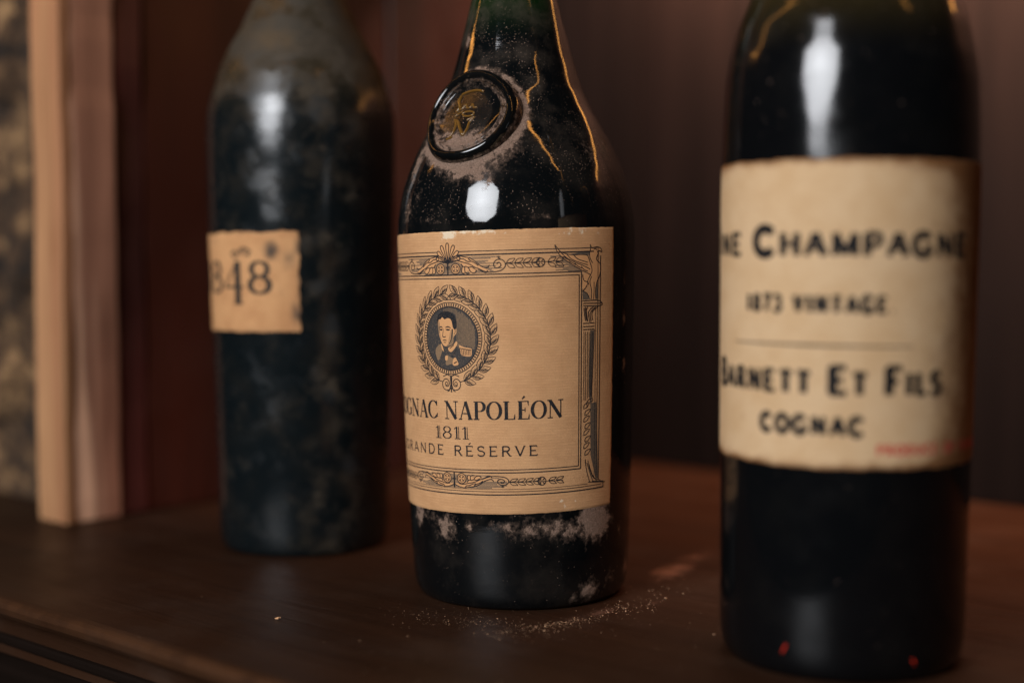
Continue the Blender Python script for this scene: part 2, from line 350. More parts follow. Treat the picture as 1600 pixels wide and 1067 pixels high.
def gothic(k, sfw=.10):
    s_ = lambda x, y: ([(x-sfw, y), (x+sfw, y)], .055)
    G = {
 'A': (.92, [([(.08, 0), (.44, 1)], k*.8), ([(.46, 1), (.84, 0)], k), ([(.22, .32), (.68, .32)], k*.6), s_(.08, .02), s_(.84, .02)]),
 'B': (.80, [([(.15, 0), (.15, 1)], k), ([(.15, .97), (.48, .97)]+arc(.48, .74, .22, .23, 90, -90, 12)+[(.15, .52)], k*.75), ([(.48, .52)]+arc(.50, .27, .25, .25, 90, -90, 12)+[(.15, .03)], k*.8)]),
 'C': (.92, [(arc(.47, .5, .40, .47, 42, 318), k), ([(.80, .95), (.80, .72)], .06), ([(.80, .28), (.80, .07)], .06)]),
 'D': (.90, [([(.15, 0), (.15, 1)], k), ([(.15, .97), (.42, .97)]+arc(.42, .5, .38, .47, 90, -90, 18)+[(.15, .03)], k*.85)]),
 'E': (.76, [([(.15, 0), (.15, 1)], k), ([(.05, .97), (.68, .97)], k*.65), ([(.15, .51), (.58, .51)], k*.6), ([(.05, .03), (.70, .03)], k*.65), ([(.69, .03), (.69, .18)], .05), ([(.67, .97), (.67, .83)], .05)]),
 'F': (.72, [([(.15, 0), (.15, 1)], k), ([(.05, .97), (.68, .97)], k*.65), ([(.15, .5), (.55, .5)], k*.6), s_(.15, .02), ([(.67, .97), (.67, .80)], .05)]),
 'G': (.96, [(arc(.47, .5, .40, .47, 42, 325), k), ([(.80, .95), (.80, .72)], .06), ([(.80, .42), (.80, .05)], k*.9), ([(.55, .42), (.88, .42)], k*.6)]),
 'H': (.92, [([(.15, 0), (.15, 1)], k), ([(.77, 0), (.77, 1)], k), ([(.15, .51), (.77, .51)], k*.65), s_(.15, .02), s_(.15, .98), s_(.77, .02), s_(.77, .98)]),
 'I': (.34, [([(.17, 0), (.17, 1)], k), s_(.17, .02), s_(.17, .98)]),
 'L': (.70, [([(.15, 0), (.15, 1)], k), ([(.05, .03), (.66, .03)], k*.65), s_(.15, .98), ([(.65, .03), (.65, .2)], .05)]),
 'M': (1.08, [([(.13, 0), (.15, 1)], k*.8), ([(.15, .98), (.54, .05)], k), ([(.54, .05), (.93, .98)], k*.8), ([(.93, 1), (.95, 0)], k), s_(.13, .02), s_(.95, .02)]),
 'N': (.96, [([(.15, 0), (.15, 1)], k*.8), ([(.14, .98), (.80, .03)], k), ([(.81, 0), (.81, 1)], k*.8), s_(.15, .02), s_(.81, .98)]),
 'O': (.98, [(arc(.49, .5, .41, .47, 0, 360, 36), k)]),
 'P': (.76, [([(.15, 0), (.15, 1)], k), ([(.15, .97), (.46, .97)]+arc(.46, .72, .24, .25, 90, -90, 12)+[(.15, .47)], k*.75), s_(.15, .02)]),
 'R': (.86, [([(.15, 0), (.15, 1)], k), ([(.15, .97), (.46, .97)]+arc(.46, .74, .23, .23, 90, -90, 12)+[(.15, .51)], k*.75), ([(.44, .51), (.76, .02)], k), s_(.15, .02), s_(.78, .02)]),
 'S': (.78, [(arc(.39, .745, .27, .225, 35, 270, 16)+arc(.39, .27, .29, .24, 90, -145, 18)[1:], k*.9), ([(.63, .95), (.63, .76)], .055), ([(.12, .06), (.12, .26)], .055)]),
 'T': (.80, [([(.40, 0), (.40, 1)], k), ([(.06, .97), (.74, .97)], k*.65), ([(.06, .97), (.06, .82)], .05), ([(.74, .97), (.74, .82)], .05), s_(.40, .02)]),
 'U': (.88, [([(.15, 1), (.15, .40)]+arc(.43, .38, .28, .35, 180, 360, 14)+[(.71, 1)], k*.85), s_(.15, .98), s_(.71, .98)]),
 'V': (.88, [([(.08, 1), (.44, .02)], k), ([(.44, .02), (.80, 1)], k*.75), s_(.08, .98), s_(.80, .98)]),
 '1': (.46, [([(.24, 0), (.24, 1)], k), ([(.06, .82), (.24, .98)], k*.6), s_(.24, .02)]),
 '3': (.74, [(arc(.36, .74, .25, .23, 150, -80, 16), k*.85), (arc(.36, .27, .28, .25, 80, -150, 16), k*.9)]),
 '7': (.72, [([(.06, .97), (.66, .97), (.30, 0)], k*.85)]),
 '8': (.76, [(arc(.38, .27, .28, .25, 0, 360, 26), k*.85), (arc(.38, .75, .23, .22, 0, 360, 24), k*.8)]),
 '.': (.30, [([(.10, .07), (.24, .07)], .15)]),
 ' ': (.50, []),
    }
    G['É'] = (G['E'][0], G['E'][1] + [([(.32, 1.12), (.50, 1.30)], k*.6)])
    return G
GOTHIC_FINE = gothic(.155, .095); GOTHIC_BOLD = gothic(.33, .12)
def text(pr, st, uL, uR, vb, h, font, caps=None, gap=0.10, off=0.24, hw=1.0):
    sc = [((caps or h) if (caps and i in BIG) else h) for i in range(len(st))] if False else None
    items, x = [], 0.0
    first = True
    for ch in st:
        hh = caps if (caps and first and ch != ' ') else h
        first = (ch == ' ')
        w, strokes = font[ch]; items.append((x, hh, strokes)); x += w*hh + gap*h
    x -= gap*h; kx = (uR-uL)/x
    for x0, hh, strokes in items:
        for pts, w in strokes:
            wd = [q*hh*hw for q in w] if hasattr(w, '__len__') else w*hh*hw
            pr.ribbon([(uL+(x0+p[0]*hh)*kx, vb+p[1]*hh) for p in pts], wd, off)

GRIFFIN_LINES=[[(37.13,123.05),(37.98,121.84),(39.23,120.63),(41.3,119.87),(44.03,119.49),(46.78,119.54),(49.11,119.26),(49.82,118.27),(50.49,116.57)],[(37.13,123.05),(37.48,121.61),(38.71,119.68),(40.79,117.96),(43.47,116.23),(46.23,114.72),(48.53,113.61),(50.64,112.68)],[(38.75,120.87),(41.3,118.58),(44.52,116.93),(47.36,115.91),(50.47,114.53)],[(41.34,119.78),(43.17,118.06),(46.2,116.9),(49.44,116.01)],[(44.02,119.34),(45.64,118.02),(49.41,116.83)],[(40.29,118.93),(41.6,118.09),(42.66,117.69)],[(42.12,117.46),(43.71,116.71),(44.63,116.11)],[(44.25,116.69),(45.67,115.6),(47.11,114.95)],[(46.81,115.68),(47.96,114.44),(49.42,113.93)],[(50.42,122.86),(50.62,121.41),(50.2,119.96),(50.43,118.26),(51.47,116.55)],[(50.42,122.86),(51.23,121.64),(52.52,121.86),(54.14,121.84),(55.47,121.09),(55.51,120.26),(54.5,120.62),(53.62,120.29),(54.05,119.8),(53.48,118.93),(53.16,117.73),(54.73,116.48)],[(51.88,121.15),(52.83,121.28),(53.49,120.88)],[(54.73,116.48),(55.09,114.52),(54.56,112.09),(53.53,110.42),(52.89,108.24),(52.78,105.81),(53.09,104.33)],[(51.11,112.18),(50.34,110.26),(51.1,107.33),(51.03,104.41)],[(52.15,110.21),(52.14,106.8),(51.98,104.37)],[(50.49,116.57),(51.25,114.12),(50.35,112.2),(49.48,110.77),(49.91,109.3)],[(47.35,112.77),(47.94,110.82),(49.45,110.05),(48.57,108.37),(47.53,107.44)],[(47.3,107.44),(49.16,106.42),(50.11,104.93)],[(47.42,103.95),(53.95,103.91),(56.04,102.75),(54.62,102.07),(47.57,102.34)],[(47.54,103.17),(55.77,102.86)],[(47.92,101.84),(48.13,99.65),(48.61,97.2)],[(49.5,101.93),(48.9,100.59),(49.55,96.91)],[(52.02,101.93),(49.83,100.07),(50.49,96.63)],[(54.0,101.85),(51.39,100.01),(51.6,97.31)],[(52.97,101.8),(50.58,99.8),(50.97,96.85)],[(48.62,101.96),(48.53,100.12),(49.14,97.17)],[(47.57,96.37),(52.4,96.35)],[(47.59,95.29),(52.49,95.17)],[(47.61,94.32),(52.37,94.2)]]
GRIFFIN_BODY=[(50.48,122.62),(51.91,121.63),(54.14,121.84),(55.54,120.85),(53.61,120.15),(53.35,117.72),(54.73,116.48),(55.09,114.52),(54.56,112.09),(53.38,110.42),(52.82,108.24),(52.78,104.34),(51.03,104.41),(51.02,107.33),(49.91,109.3),(48.57,108.37),(47.48,107.92),(47.4,112.52),(49.41,113.68),(46.82,114.47),(43.47,116.13),(40.79,117.96),(38.71,119.68),(37.48,121.61),(37.13,122.95),(39.23,120.63),(41.3,119.87),(44.03,119.49),(49.11,119.26),(50.31,117.54)]
GRIFFIN_SHADE=[[(47.3,107.44),(49.16,106.51),(50.11,104.93),(50.8,104.41),(47.44,104.29)],[(52.36,108.26),(53.66,109.92),(53.85,104.3),(53.09,104.33)],[(41.34,119.63),(49.11,120.71),(50.31,120.44),(50.09,119.24),(44.03,119.49)]]
SHAFT=[[(47.96,93.57),(47.98,76.92),(47.91,76.15),(48.13,70.24)],[(48.65,93.54),(48.64,76.88),(48.68,76.09),(48.84,70.19)],[(49.42,93.51),(49.41,76.82),(49.49,76.04),(49.58,70.87)],[(50.11,93.48),(50.12,76.78),(50.15,76.0),(50.21,71.07)],[(50.87,93.44),(50.74,76.74),(50.77,75.95),(50.69,71.29)],[(51.64,93.4),(51.27,76.7),(51.2,75.93),(51.09,71.5)],[(52.44,94.0),(51.66,76.67),(51.55,75.9),(51.46,70.98)]]
SHAFT_SHADE=[(50.59,93.94),(52.43,93.85),(51.82,76.66),(51.65,74.91),(51.51,69.01),(50.73,69.07),(50.18,75.01)]
GARLAND=[[(47.99,67.4),(48.21,68.67),(49.34,69.27),(50.44,69.39),(49.84,68.45),(49.1,67.71),(47.99,67.4)],[(48.49,65.1),(48.72,66.37),(49.84,66.97),(51.02,67.07),(50.35,66.14),(49.61,65.41),(48.49,65.1)],[(48.05,62.87),(48.28,64.13),(49.41,64.73),(50.52,64.84),(49.92,63.9),(49.17,63.17),(48.05,62.87)],[(48.56,60.56),(48.79,61.83),(49.92,62.42),(51.03,62.53),(50.43,61.59),(49.68,60.86),(48.56,60.56)],[(48.12,58.32),(48.35,59.59),(49.41,60.2),(50.59,60.29),(49.92,59.37),(49.17,58.64),(48.12,58.32)],[(48.63,56.01),(48.86,57.28),(49.99,57.87),(51.11,57.97),(50.5,57.04),(49.75,56.31),(48.63,56.01)],[(48.12,53.79),(48.35,55.05),(49.49,55.64),(50.6,55.75),(50.0,54.81),(49.25,54.08),(48.12,53.79)],[(48.63,51.47),(48.86,52.74),(50.0,53.32),(51.19,53.41),(50.51,52.49),(49.76,51.76),(48.63,51.47)],[(51.64,70.73),(50.18,70.49),(49.34,69.27),(49.57,67.78)],[(50.84,69.55),(52.03,70.05),(51.6,70.78),(50.81,70.44)],[(48.88,50.21),(49.21,47.45),(50.42,43.35),(51.08,42.19)],[(50.0,49.61),(51.05,46.27),(52.78,43.35),(56.13,42.21)],[(49.6,48.89),(51.22,44.76),(52.6,42.12)],[(50.16,42.13),(58.52,41.31)],[(50.45,48.32),(52.05,44.68),(54.16,42.2)]]
GARLAND_SHADE=[(50.89,69.05),(51.23,51.22),(53.7,43.24),(54.92,42.85),(53.64,69.33)]
ACANTHUS=[[(-0.41,118.34),(1.04,119.44),(2.86,120.17),(4.57,120.33),(6.24,119.93),(8.29,119.52),(10.3,118.37),(11.83,117.04),(13.76,116.09),(14.75,116.26),(15.24,116.99)],[(1.88,118.49),(3.66,118.73),(5.38,118.26),(7.04,117.86),(8.66,117.28),(10.23,116.32),(11.41,115.93),(13.37,114.98),(15.27,114.61),(17.55,114.73),(19.44,115.26),(20.58,116.54),(20.23,118.03),(18.94,118.79),(17.43,118.45),(16.66,117.34),(17.02,116.23),(18.14,116.02),(19.1,116.75),(18.73,117.68),(17.98,117.7),(17.78,117.14)],[(5.79,116.94),(5.39,115.26),(5.79,114.43),(6.55,114.5)],[(6.69,116.74),(6.61,115.06),(7.38,114.3),(8.38,114.48)],[(7.84,116.65),(8.59,115.04),(9.82,114.46),(10.71,115.12),(10.49,115.65)],[(5.17,117.7),(6.18,116.56),(7.01,116.74),(7.84,116.35),(9.06,116.52),(10.24,115.76)],[(4.58,120.14),(4.98,119.38),(6.25,119.18),(7.48,118.41),(8.69,118.21)],[(7.9,119.34),(8.69,118.58),(10.26,117.81),(11.44,116.86)],[(11.41,115.93),(12.59,114.99),(13.73,114.49),(14.69,114.77),(14.33,115.22)],[(18.94,118.87),(18.21,119.36),(18.32,119.73),(18.96,119.53)]]
ACANTHUS_FILL=[(-0.41,118.34),(1.04,119.44),(2.86,120.17),(4.57,120.33),(6.24,119.93),(8.29,119.52),(10.3,118.37),(11.83,117.04),(13.76,115.97),(15.29,115.06),(15.27,114.61),(13.37,114.98),(11.41,115.93),(10.71,115.01),(9.82,114.46),(8.38,114.48),(7.81,115.23),(6.55,114.5),(5.72,114.44),(5.32,115.26),(5.57,116.94),(4.5,118.08),(1.88,118.49)]
SPRIG=[]


# ------------------------------------------------------------------ the cabinet: shelf, boards, post
ANG = math.radians(-41)
cab = empty('wooden_cabinet', 'dark brown wooden cabinet shelf and boards the three bottles stand in', 'cabinet', (0, 0, 0), (0, 0, ANG))
def box(name, x0, x1, y0, y1, z0, z1, mat, parent, bev=0.0015, wob=0.0, cuts=0, seed=0):
    bm = bmesh.new(); bmesh.ops.create_cube(bm, size=1)
    for v in bm.verts:
        v.co = Vector(((x0+x1)/2+v.co.x*(x1-x0), (y0+y1)/2+v.co.y*(y1-y0), (z0+z1)/2+v.co.z*(z1-z0)))
    if bev: bmesh.ops.bevel(bm, geom=bm.edges[:], offset=bev, segments=2, affect='EDGES', profile=0.6)
    if cuts:
        for k in range(1, cuts):
            zc = z0+(z1-z0)*k/cuts
            bmesh.ops.bisect_plane(bm, geom=bm.verts[:]+bm.edges[:]+bm.faces[:], plane_co=(0, 0, zc), plane_no=(0, 0, 1))
        for v in bm.verts:
            n_ = noise.noise_vector(Vector((seed*3.1, v.co.z*16, seed))) + 0.5*noise.noise_vector(Vector((seed*5.7+v.co.x*40, v.co.z*45, seed)))
            v.co.x += n_.x*wob; v.co.y += n_.y*wob
    me = bpy.data.meshes.new(name); bm.to_mesh(me); bm.free()
    o = bpy.data.objects.new(name, me); COL.objects.link(o); me.materials.append(mat); o.parent = parent
    for p in me.polygons: p.use_smooth = False
    return o

# shelf board with a rounded nose, swept along local x
ks, scol = wood_mat('dark_walnut_shelf', (0.019, 0.0080, 0.0041), (0.029, 0.0125, 0.0062), 0, 120, 0.42, None, 0.085, 0.0010)
ob = ks.tc.outputs['Object']
# dust smears lying on the shelf beside the middle bottle (object space, local cabinet coordinates)
def spot(cx, cy, rx, ry, rot=0.0):
    mp = ks.n.new('ShaderNodeMapping'); mp.vector_type = 'TEXTURE'; ks.l.new(ob, mp.inputs[0])
    mp.inputs['Location'].default_value = (cx, cy, 0); mp.inputs['Rotation'].default_value = (0, 0, rot); mp.inputs['Scale'].default_value = (rx, ry, 1)
    ln = ks.n.new('ShaderNodeVectorMath'); ln.operation = 'LENGTH'; ks.l.new(mp.outputs[0], ln.inputs[0])
    return ks.smooth(ln.outputs['Value'], 1.0, 0.0)
SPOTS = [(-0.3079,0.4489,0.0369,0.0130,1.795,0.72),(-0.3149,0.4728,0.0463,0.0120,1.813,0.45),(-0.2897,0.3757,0.0360,0.0080,1.547,0.45),(-0.2833,0.4007,0.0146,0.0070,1.336,0.38),(-0.3164,0.3428,0.0122,0.0080,0.502,0.32)]
acc = None
for sp_ in SPOTS:
    v_ = ks.math('MULTIPLY', spot(*sp_[:5]), sp_[5]); acc = v_ if acc is None else ks.math('MAXIMUM', acc, v_)
dn = ks.math('ADD', ks.math('MULTIPLY', ks.noise(ob, 900, 7, 0.7), 0.5), ks.math('MULTIPLY', ks.noise(ob, 130, 5, 0.6), 0.5))
dmask = ks.math('MULTIPLY', ks.smooth(ks.math('ADD', acc, ks.math('MULTIPLY', ks.math('SUBTRACT', dn, 0.5), 2.2)), 0.25, 1.0), 0.55)
haze = ks.math('MULTIPLY', ks.smooth(ks.noise(ob, 22, 6, 0.65), 0.45, 0.75), 0.05)
fcol = ks.mix(haze, scol, (0.20, 0.15, 0.12))
fcol = ks.mix(dmask, fcol, (0.30, 0.16, 0.11))
fcol = ks.mix(ks.math('MULTIPLY', ks.attr('nose_highlight'), ks.smooth(ks.noise(ob, 60, 5, 0.6), 0.3, 0.6)), fcol, (0.052, 0.022, 0.010))
# pits and scratches
pv, pc = ks.voro(ks.mapping((0.25, 1, 1)), 420)
ks.put(ks.b.inputs['Base Color'], fcol)
M['shelf'] = ks.m
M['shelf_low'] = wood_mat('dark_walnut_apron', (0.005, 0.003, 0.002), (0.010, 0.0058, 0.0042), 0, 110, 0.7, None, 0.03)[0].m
F0 = 0.2548
prof = [(0.70, 0.0), (F0+0.0045, 0.0), (F0+0.002, -0.0004), (F0+0.0006, -0.0013), (F0, -0.003), (F0+0.0004, -0.0052), (F0+0.0016, -0.0068), (F0+0.0035, -0.0076), (F0+0.010, -0.008), (F0+0.010, -0.024), (0.70, -0.024)]
V, F = [], []; xs = np.linspace(-1.15, 0.75, 240)
for x in xs:
    for (y, z) in prof:
        wob = 0.0006*noise.noise(Vector((x*28, y*3, 1.7))) if y < 0.27 else 0
        V.append((x, y+wob, z+(0.4*wob if z < -0.0005 else 0)))
n = len(prof)
for i in range(len(xs)-1):
    for j in range(n):
        F.append((i*n+j, (i+1)*n+j, (i+1)*n+(j+1) % n, i*n+(j+1) % n))
NOSE_HIGHLIGHT = [0, 0, .55, 1.0, .7, .4, .25, .15, 0, 0, 0]  # warm front-edge highlight painted into the shelf colour
shelf = mesh_obj('shelf', V, F, M['shelf'], cab, False, dict(nose_highlight=NOSE_HIGHLIGHT*len(xs)))
shelf['label'] = 'dark walnut shelf board with a rounded front edge'
bm = bmesh.new(); bm.from_mesh(shelf.data); bmesh.ops.recalc_face_normals(bm, faces=bm.faces[:]); bm.to_mesh(shelf.data); bm.free()
box('apron', -1.15, 0.75, F0+0.0125, F0+0.030, -0.20, -0.0242, M['shelf_low'], cab, 0.001)
box('bead_moulding', -1.15, 0.75, F0+0.0085, F0+0.0122, -0.0205, -0.0165, M['shelf_low'], cab, 0.0012)

# back panel of upright boards
bp = bpy.data.objects.new('back_panel', None); COL.objects.link(bp); bp.parent = cab
BACK = 0.672
x = -0.575; i = 0
while x < 0.62:
    w = random.choice((0.062, 0.075, 0.088, 0.07)); t = random.uniform(0.9, 1.12); g = random.uniform(-0.06, 0.08)
    kk, cc = wood_mat('dark_back_board', (0.0055*t, 0.0034*t*(1+g), 0.0027*t*(1+g)), (0.0125*t, 0.0080*t*(1+g), 0.0064*t*(1+g)), 2, 60, 0.65)
    box('back_board', x, x+w-0.0005, BACK+random.uniform(0, 0.0006), BACK+0.02, 0.0005, 0.62, kk.m, bp, 0.0006); kk.b.inputs['Specular IOR Level'].default_value = 0.08; x += w; i += 1

# left side: face post and reddish boards
SX = -0.5633
kp, cp_ = wood_mat('pale_post_wood', (0.28, 0.125, 0.055), (0.50, 0.265, 0.125), 2, 190, 0.6, (0.38, 0.17, 0.08))
post = bpy.data.objects.new('face_post', None); COL.objects.link(post); post.parent = cab
box('pale_batten', SX-0.0225, SX, 0.3446, 0.3500, 0.0005, 0.62, kp.m, post, 0.0008, 0.0009, 60, 1)
kq, cq = wood_mat('streaked_red_wood', (0.10, 0.036, 0.022), (0.42, 0.20, 0.125), 2, 120, 0.34, (0.80, 0.48, 0.31))  # pale streaks mix wood grain with gloss reflections painted into the colour
box('streaked_board', SX-0.0225, SX-0.0006, 0.3503, 0.3735, 0.0005, 0.62, kq.m, post, 0.0008, 0.0016, 60, 2)
kr, cr = wood_mat('wine_red_wood', (0.040, 0.012, 0.010), (0.095, 0.022, 0.018), 2, 70, 0.40)
box('wine_red_board', SX-0.0225, SX-0.0025, 0.3738, 0.3900, 0.0005, 0.62, kr.m, post, 0.0015, 0.0016, 60, 3)
sp = bpy.data.objects.new('side_panel', None); COL.objects.link(sp); sp.parent = cab
y = 0.3905
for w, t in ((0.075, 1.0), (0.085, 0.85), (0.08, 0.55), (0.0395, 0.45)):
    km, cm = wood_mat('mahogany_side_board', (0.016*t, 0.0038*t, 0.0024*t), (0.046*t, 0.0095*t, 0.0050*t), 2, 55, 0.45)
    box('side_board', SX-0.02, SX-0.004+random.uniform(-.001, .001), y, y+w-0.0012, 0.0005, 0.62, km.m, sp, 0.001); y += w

# ------------------------------------------------------------------ rough stone wall beside the cabinet
kst = NB('rough_sandstone'); ob2 = kst.tc.outputs['Object']
c_ = kst.ramp(kst.noise(ob2, 38, 8, 0.7, 0.4), [(0.40, (0.010, 0.006, 0.003)), (0.52, (0.075, 0.038, 0.016)), (0.68, (0.42, 0.245, 0.11))])
kst.put(kst.b.inputs['Base Color'], c_); kst.b.inputs['Roughness'].default_value = 0.95
kst.put(kst.b.inputs['Normal'], kst.bump(kst.noise(ob2, 160, 8, 0.7), 0.004, 0.8))
kmo = NB('dark_mortar'); kmo.put(kmo.b.inputs['Base Color'], kmo.ramp(kmo.noise(kmo.tc.outputs['Object'], 90, 6, 0.7), [(0.3, (0.02, 0.015, 0.011)), (0.7, (0.075, 0.055, 0.038))])); kmo.b.inputs['Roughness'].default_value = 1.0
wall = empty('stone_wall', 'rough tan stone wall left of the pale wooden post', 'wall', (0, 0, 0), (0, 0, ANG))
def rough(name, x0, x1, z0, z1, y0, dep, mat, parent, seed, amp):
    bm = bmesh.new(); nx = max(4, int((x1-x0)/0.006)); nz = max(4, int((z1-z0)/0.006)); grid = []
    for iz in range(nz+1):
        row = []
        for ix in range(nx+1):
            fx, fz = ix/nx, iz/nz; e = min(fx, 1-fx, fz, 1-fz)
            p = Vector((x0+(x1-x0)*fx, 0, z0+(z1-z0)*fz))
            h = amp*(noise.fractal(p*22+Vector((seed, seed*2, 0)), 1.0, 2.1, 6)) + amp*0.5*noise.noise(p*60)
            rnd = dep*min(1, (e*5))**0.5
            q = Vector((p.x+0.003*noise.noise(p*50+Vector((9, 0, 0))), y0-rnd-h*min(1, e*6), max(0.0, p.z+0.003*noise.noise(p*50))))
            row.append(bm.verts.new(q))
        grid.append(row)
    for iz in range(nz):
        for ix in range(nx): bm.faces.new((grid[iz][ix], grid[iz][ix+1], grid[iz+1][ix+1], grid[iz+1][ix]))
    me = bpy.data.meshes.new(name); bm.to_mesh(me); bm.free()
    for p in me.polygons: p.use_smooth = True
    o = bpy.data.objects.new(name, me); COL.objects.link(o); me.materials.append(mat); o.parent = parent; return o
WY = 0.372
box('mortar', -1.15, SX-0.024, WY, WY+0.03, 0.0005, 0.62, kst.m, wall, 0)
z = 0.0005; rowi = 0
while z < 0.60:
    hgt = (0.075, 0.115, 0.09, 0.12, 0.08)[rowi % 5]; x = -1.14 + 0.03*(rowi % 3)
    while x < SX-0.03:
        w = random.uniform(0.06, 0.12); x1 = min(x+w, SX-0.0245)
        if x1-x > 0.02: rough('stone', x, x1-0.004, z+0.001, z+hgt-0.004, WY+0.002, random.uniform(0.003, 0.006), kst.m, wall, rowi*7.3+x*11, 0.017)
        x += w
    z += hgt; rowi += 1

# ------------------------------------------------------------------ bottle A: sealed cognac bottle in the middle
PA = [(0.0, .0366), (.002, .0379), (.0045, .0386), (.0083, .0390), (.0154, .0394), (.0319, .0401), (.0507, .0408), (.0741, .0415), (.0974, .0421), (.1136, .0425), (.1250, .0427), (.1320, .0426), (.1378, .0419), (.1435, .0407), (.1492, .0388), (.1550, .0364), (.1607, .0337), (.1664, .0306), (.1710, .0279), (.1778, .0246), (.1892, .0209), (.2005, .0179), (.2118, .0150), (.2160, .0141), (.2250, .0134), (.2500, .0132), (.2700, .0132)]
LEAN = -0.0125
ba = empty('sealed_cognac_bottle', 'black bottle with round glass seal and bordered kraft label, in the middle', 'bottle', (0.0033, 0.5146, 0.0004), (0, LEAN, 0))
A = Bottle(PA, [(0.012, 0.004), (0.030, 0.0012), (0.0335, 0.0), (0.0352, 0.0001)], [(.0135, .272), (.0165, .2725), (.0172, .275), (.0172, .279), (.0165, .2815), (.0125, .2825)])
SEAL_AZ, SEAL_Z, SEAL_T, SEAL_R = math.radians(-32), 0.168, math.radians(26), 0.0178
rs = float(A.r(SEAL_Z)) + 0.0012
sc_ = Vector((rs*math.sin(SEAL_AZ), -rs*math.cos(SEAL_AZ), SEAL_Z))
sn = Vector((math.sin(SEAL_AZ)*math.cos(SEAL_T), -math.cos(SEAL_AZ)*math.cos(SEAL_T), math.sin(SEAL_T)))
sh_ = Vector((math.cos(SEAL_AZ), math.sin(SEAL_AZ), 0)); su = sn.cross(sh_); su = su if su.z > 0 else -su
# (azimuth deg, height mm, half widths deg / mm, strength)
BL = [(-38.4, 152.5, 9, 4.2, .62), (-29, 149.5, 8, 3.8, .72), (-19.7, 148.6, 7, 3.2, .66), (-12, 150.6, 6, 3.4, .50), (-5.5, 154, 5, 3.2, .42), (-.5, 158, 5, 4.5, .45),
      (-66, 153, 4.5, 9, .60), (-64, 136, 3.5, 6, .48), (61, 157, 9, 5, .36), (44, 155.5, 8, 4.0, .30), (-58, 195.5, 5, 3.2, .5), (-13.5, 145, 2.4, 1.6, .62), (-15.5, 142.6, 1.2, .9, .42),
      (-62, 30.4, 5, 5, .58), (-40, 27.6, 6, 5, .56), (-26, 28.9, 1.9, 1.8, .55), (-6, 28.6, 6, 3.4, .44), (4, 28.0, 8, 3.8, .47), (17, 28, 9, 4.2, .50), (26, 27, 6, 3.6, .45), (40, 29.5, 9.5, 6.0, .95), (61, 24.5, 2, 2, .45),
      (8, 29.5, 26, 1.8, .40), (-48, 30.5, 14, 1.6, .38), (36.6, 5.0, 6.5, 4.0, .56), (28, 3, 3, 2, .4), (61, 98, 2, 3, .46), (62, 82, 2, 3, .42), (61, 112, 1.5, 3, .4), (-67, 168, 4, 6, .5), (-55, 140, 2, 3, .3), (10, 133, 6, 1.0, .3), (-45, 132.5, 8, 1.0, .3), (52, 8, 5, 3, .35)]
def paint_a(d, z, p):
    v = 0.0
    if abs(d) > 100: return (0.25*(z > 140), 0.4, 0.3)
    for (a, h, ra, rh, s_) in BL:
        q = ((d-a)/ra)**2 + ((z-h)/rh)**2
        if q < 6: v = max(v, s_*1.28*math.exp(-q*0.75))
    w = Vector(p)-sc_; lx, ly = w.dot(sh_), w.dot(su); rr = math.hypot(lx, ly)/SEAL_R
    if 0.85 < rr < 1.6 and z > 140:
        low = 0.5-0.5*(ly/(rr*SEAL_R)); side = 0.5+0.5*(lx/(rr*SEAL_R))
        v = max(v, math.exp(-((rr-1.05)/(0.07+0.11*low*(1.0 if lx < 0 else 0.8)))**2)*(0.50+0.34*max(low, side*0.9)))
    speck = 0.25 + 0.75*(z > 132) * (1 if z > 150 else 0.8) if z > 130 else 0.10
    film = max(0, min(1, (z-150)/12))*0.26 + 0.10
    film = max(film, math.exp(-((d-60)/14)**2-((z-156)/7)**2)*1.3)
    return (v, speck, film)
A.body('glass_body', M['glass_a'], ba, paint_a)

# moulded seal
seal_m = glass_mat('seal_glass', (0.0030, 0.0034, 0.0036), (0.0030, 0.0034, 0.0036), 9, 0.05, DUST, 520, 2300, 0.6, (0.07, 0.055, 0.04), 0.5, 0.00006, 0.35)
emb_m = glass_mat('glint_tinted_glass', (0.12, 0.058, 0.012), (0.12, 0.058, 0.012), 9, 0.07, DUST, 520, 2300, 0.1, (0.07, 0.055, 0.04), 0.2, 0.00003)  # amber base colour stands in for warm glints on the raised relief
sprof = [(1.0, -0.004), (1.0, -0.0012), (0.992, 0.0004), (0.97, 0.0015), (0.935, 0.0023), (0.895, 0.0026), (0.855, 0.0024), (0.82, 0.0017), (0.795, 0.0009), (0.775, 0.0006), (0.755, 0.0010), (0.735, 0.0016), (0.71, 0.0014), (0.69, 0.0007), (0.66, 0.0003), (0.5, 0.0003), (0.25, 0.0005), (0.02, 0.0006)]
def spt(x, y, h):
    h -= 0.62*x*x/2/0.030
    p = sc_ + sh_*x + su*y + sn*h; return p
V, F, du, spk, fi = [], [], [], [], []; ns = 128
for (r_, h) in sprof:
    for j in range(ns):
        a = 2*PI*j/ns; x, y = SEAL_R*r_*math.cos(a), SEAL_R*r_*math.sin(a)
        wv = 1+0.012*math.sin(3*a+1)+0.008*math.sin(5*a)
        V.append(spt(x*wv, y*wv, h)); low = 0.5-0.5*math.sin(a)
        v = 0
        if 0.66 < r_ < 0.80: v = 0.42+0.22*low
        if r_ <= 0.70: v = max(v, (0.85*max(0, low-0.62)/0.38 if r_ > 0.45 else 0.0))
        if 0.5 <= r_ <= 0.70: v = max(v, 0.36*(0.5-0.5*math.cos(a)))
        if r_ > 0.985: v = 0.45
        du.append(v); spk.append(0.30 if r_ < 0.72 else 0.2); fi.append(0.55 if r_ < .66 else 0.05)
for i in range(len(sprof)-1):
    for j in range(ns): j2 = (j+1) % ns; F.append((i*ns+j, i*ns+j2, (i+1)*ns+j2, (i+1)*ns+j))
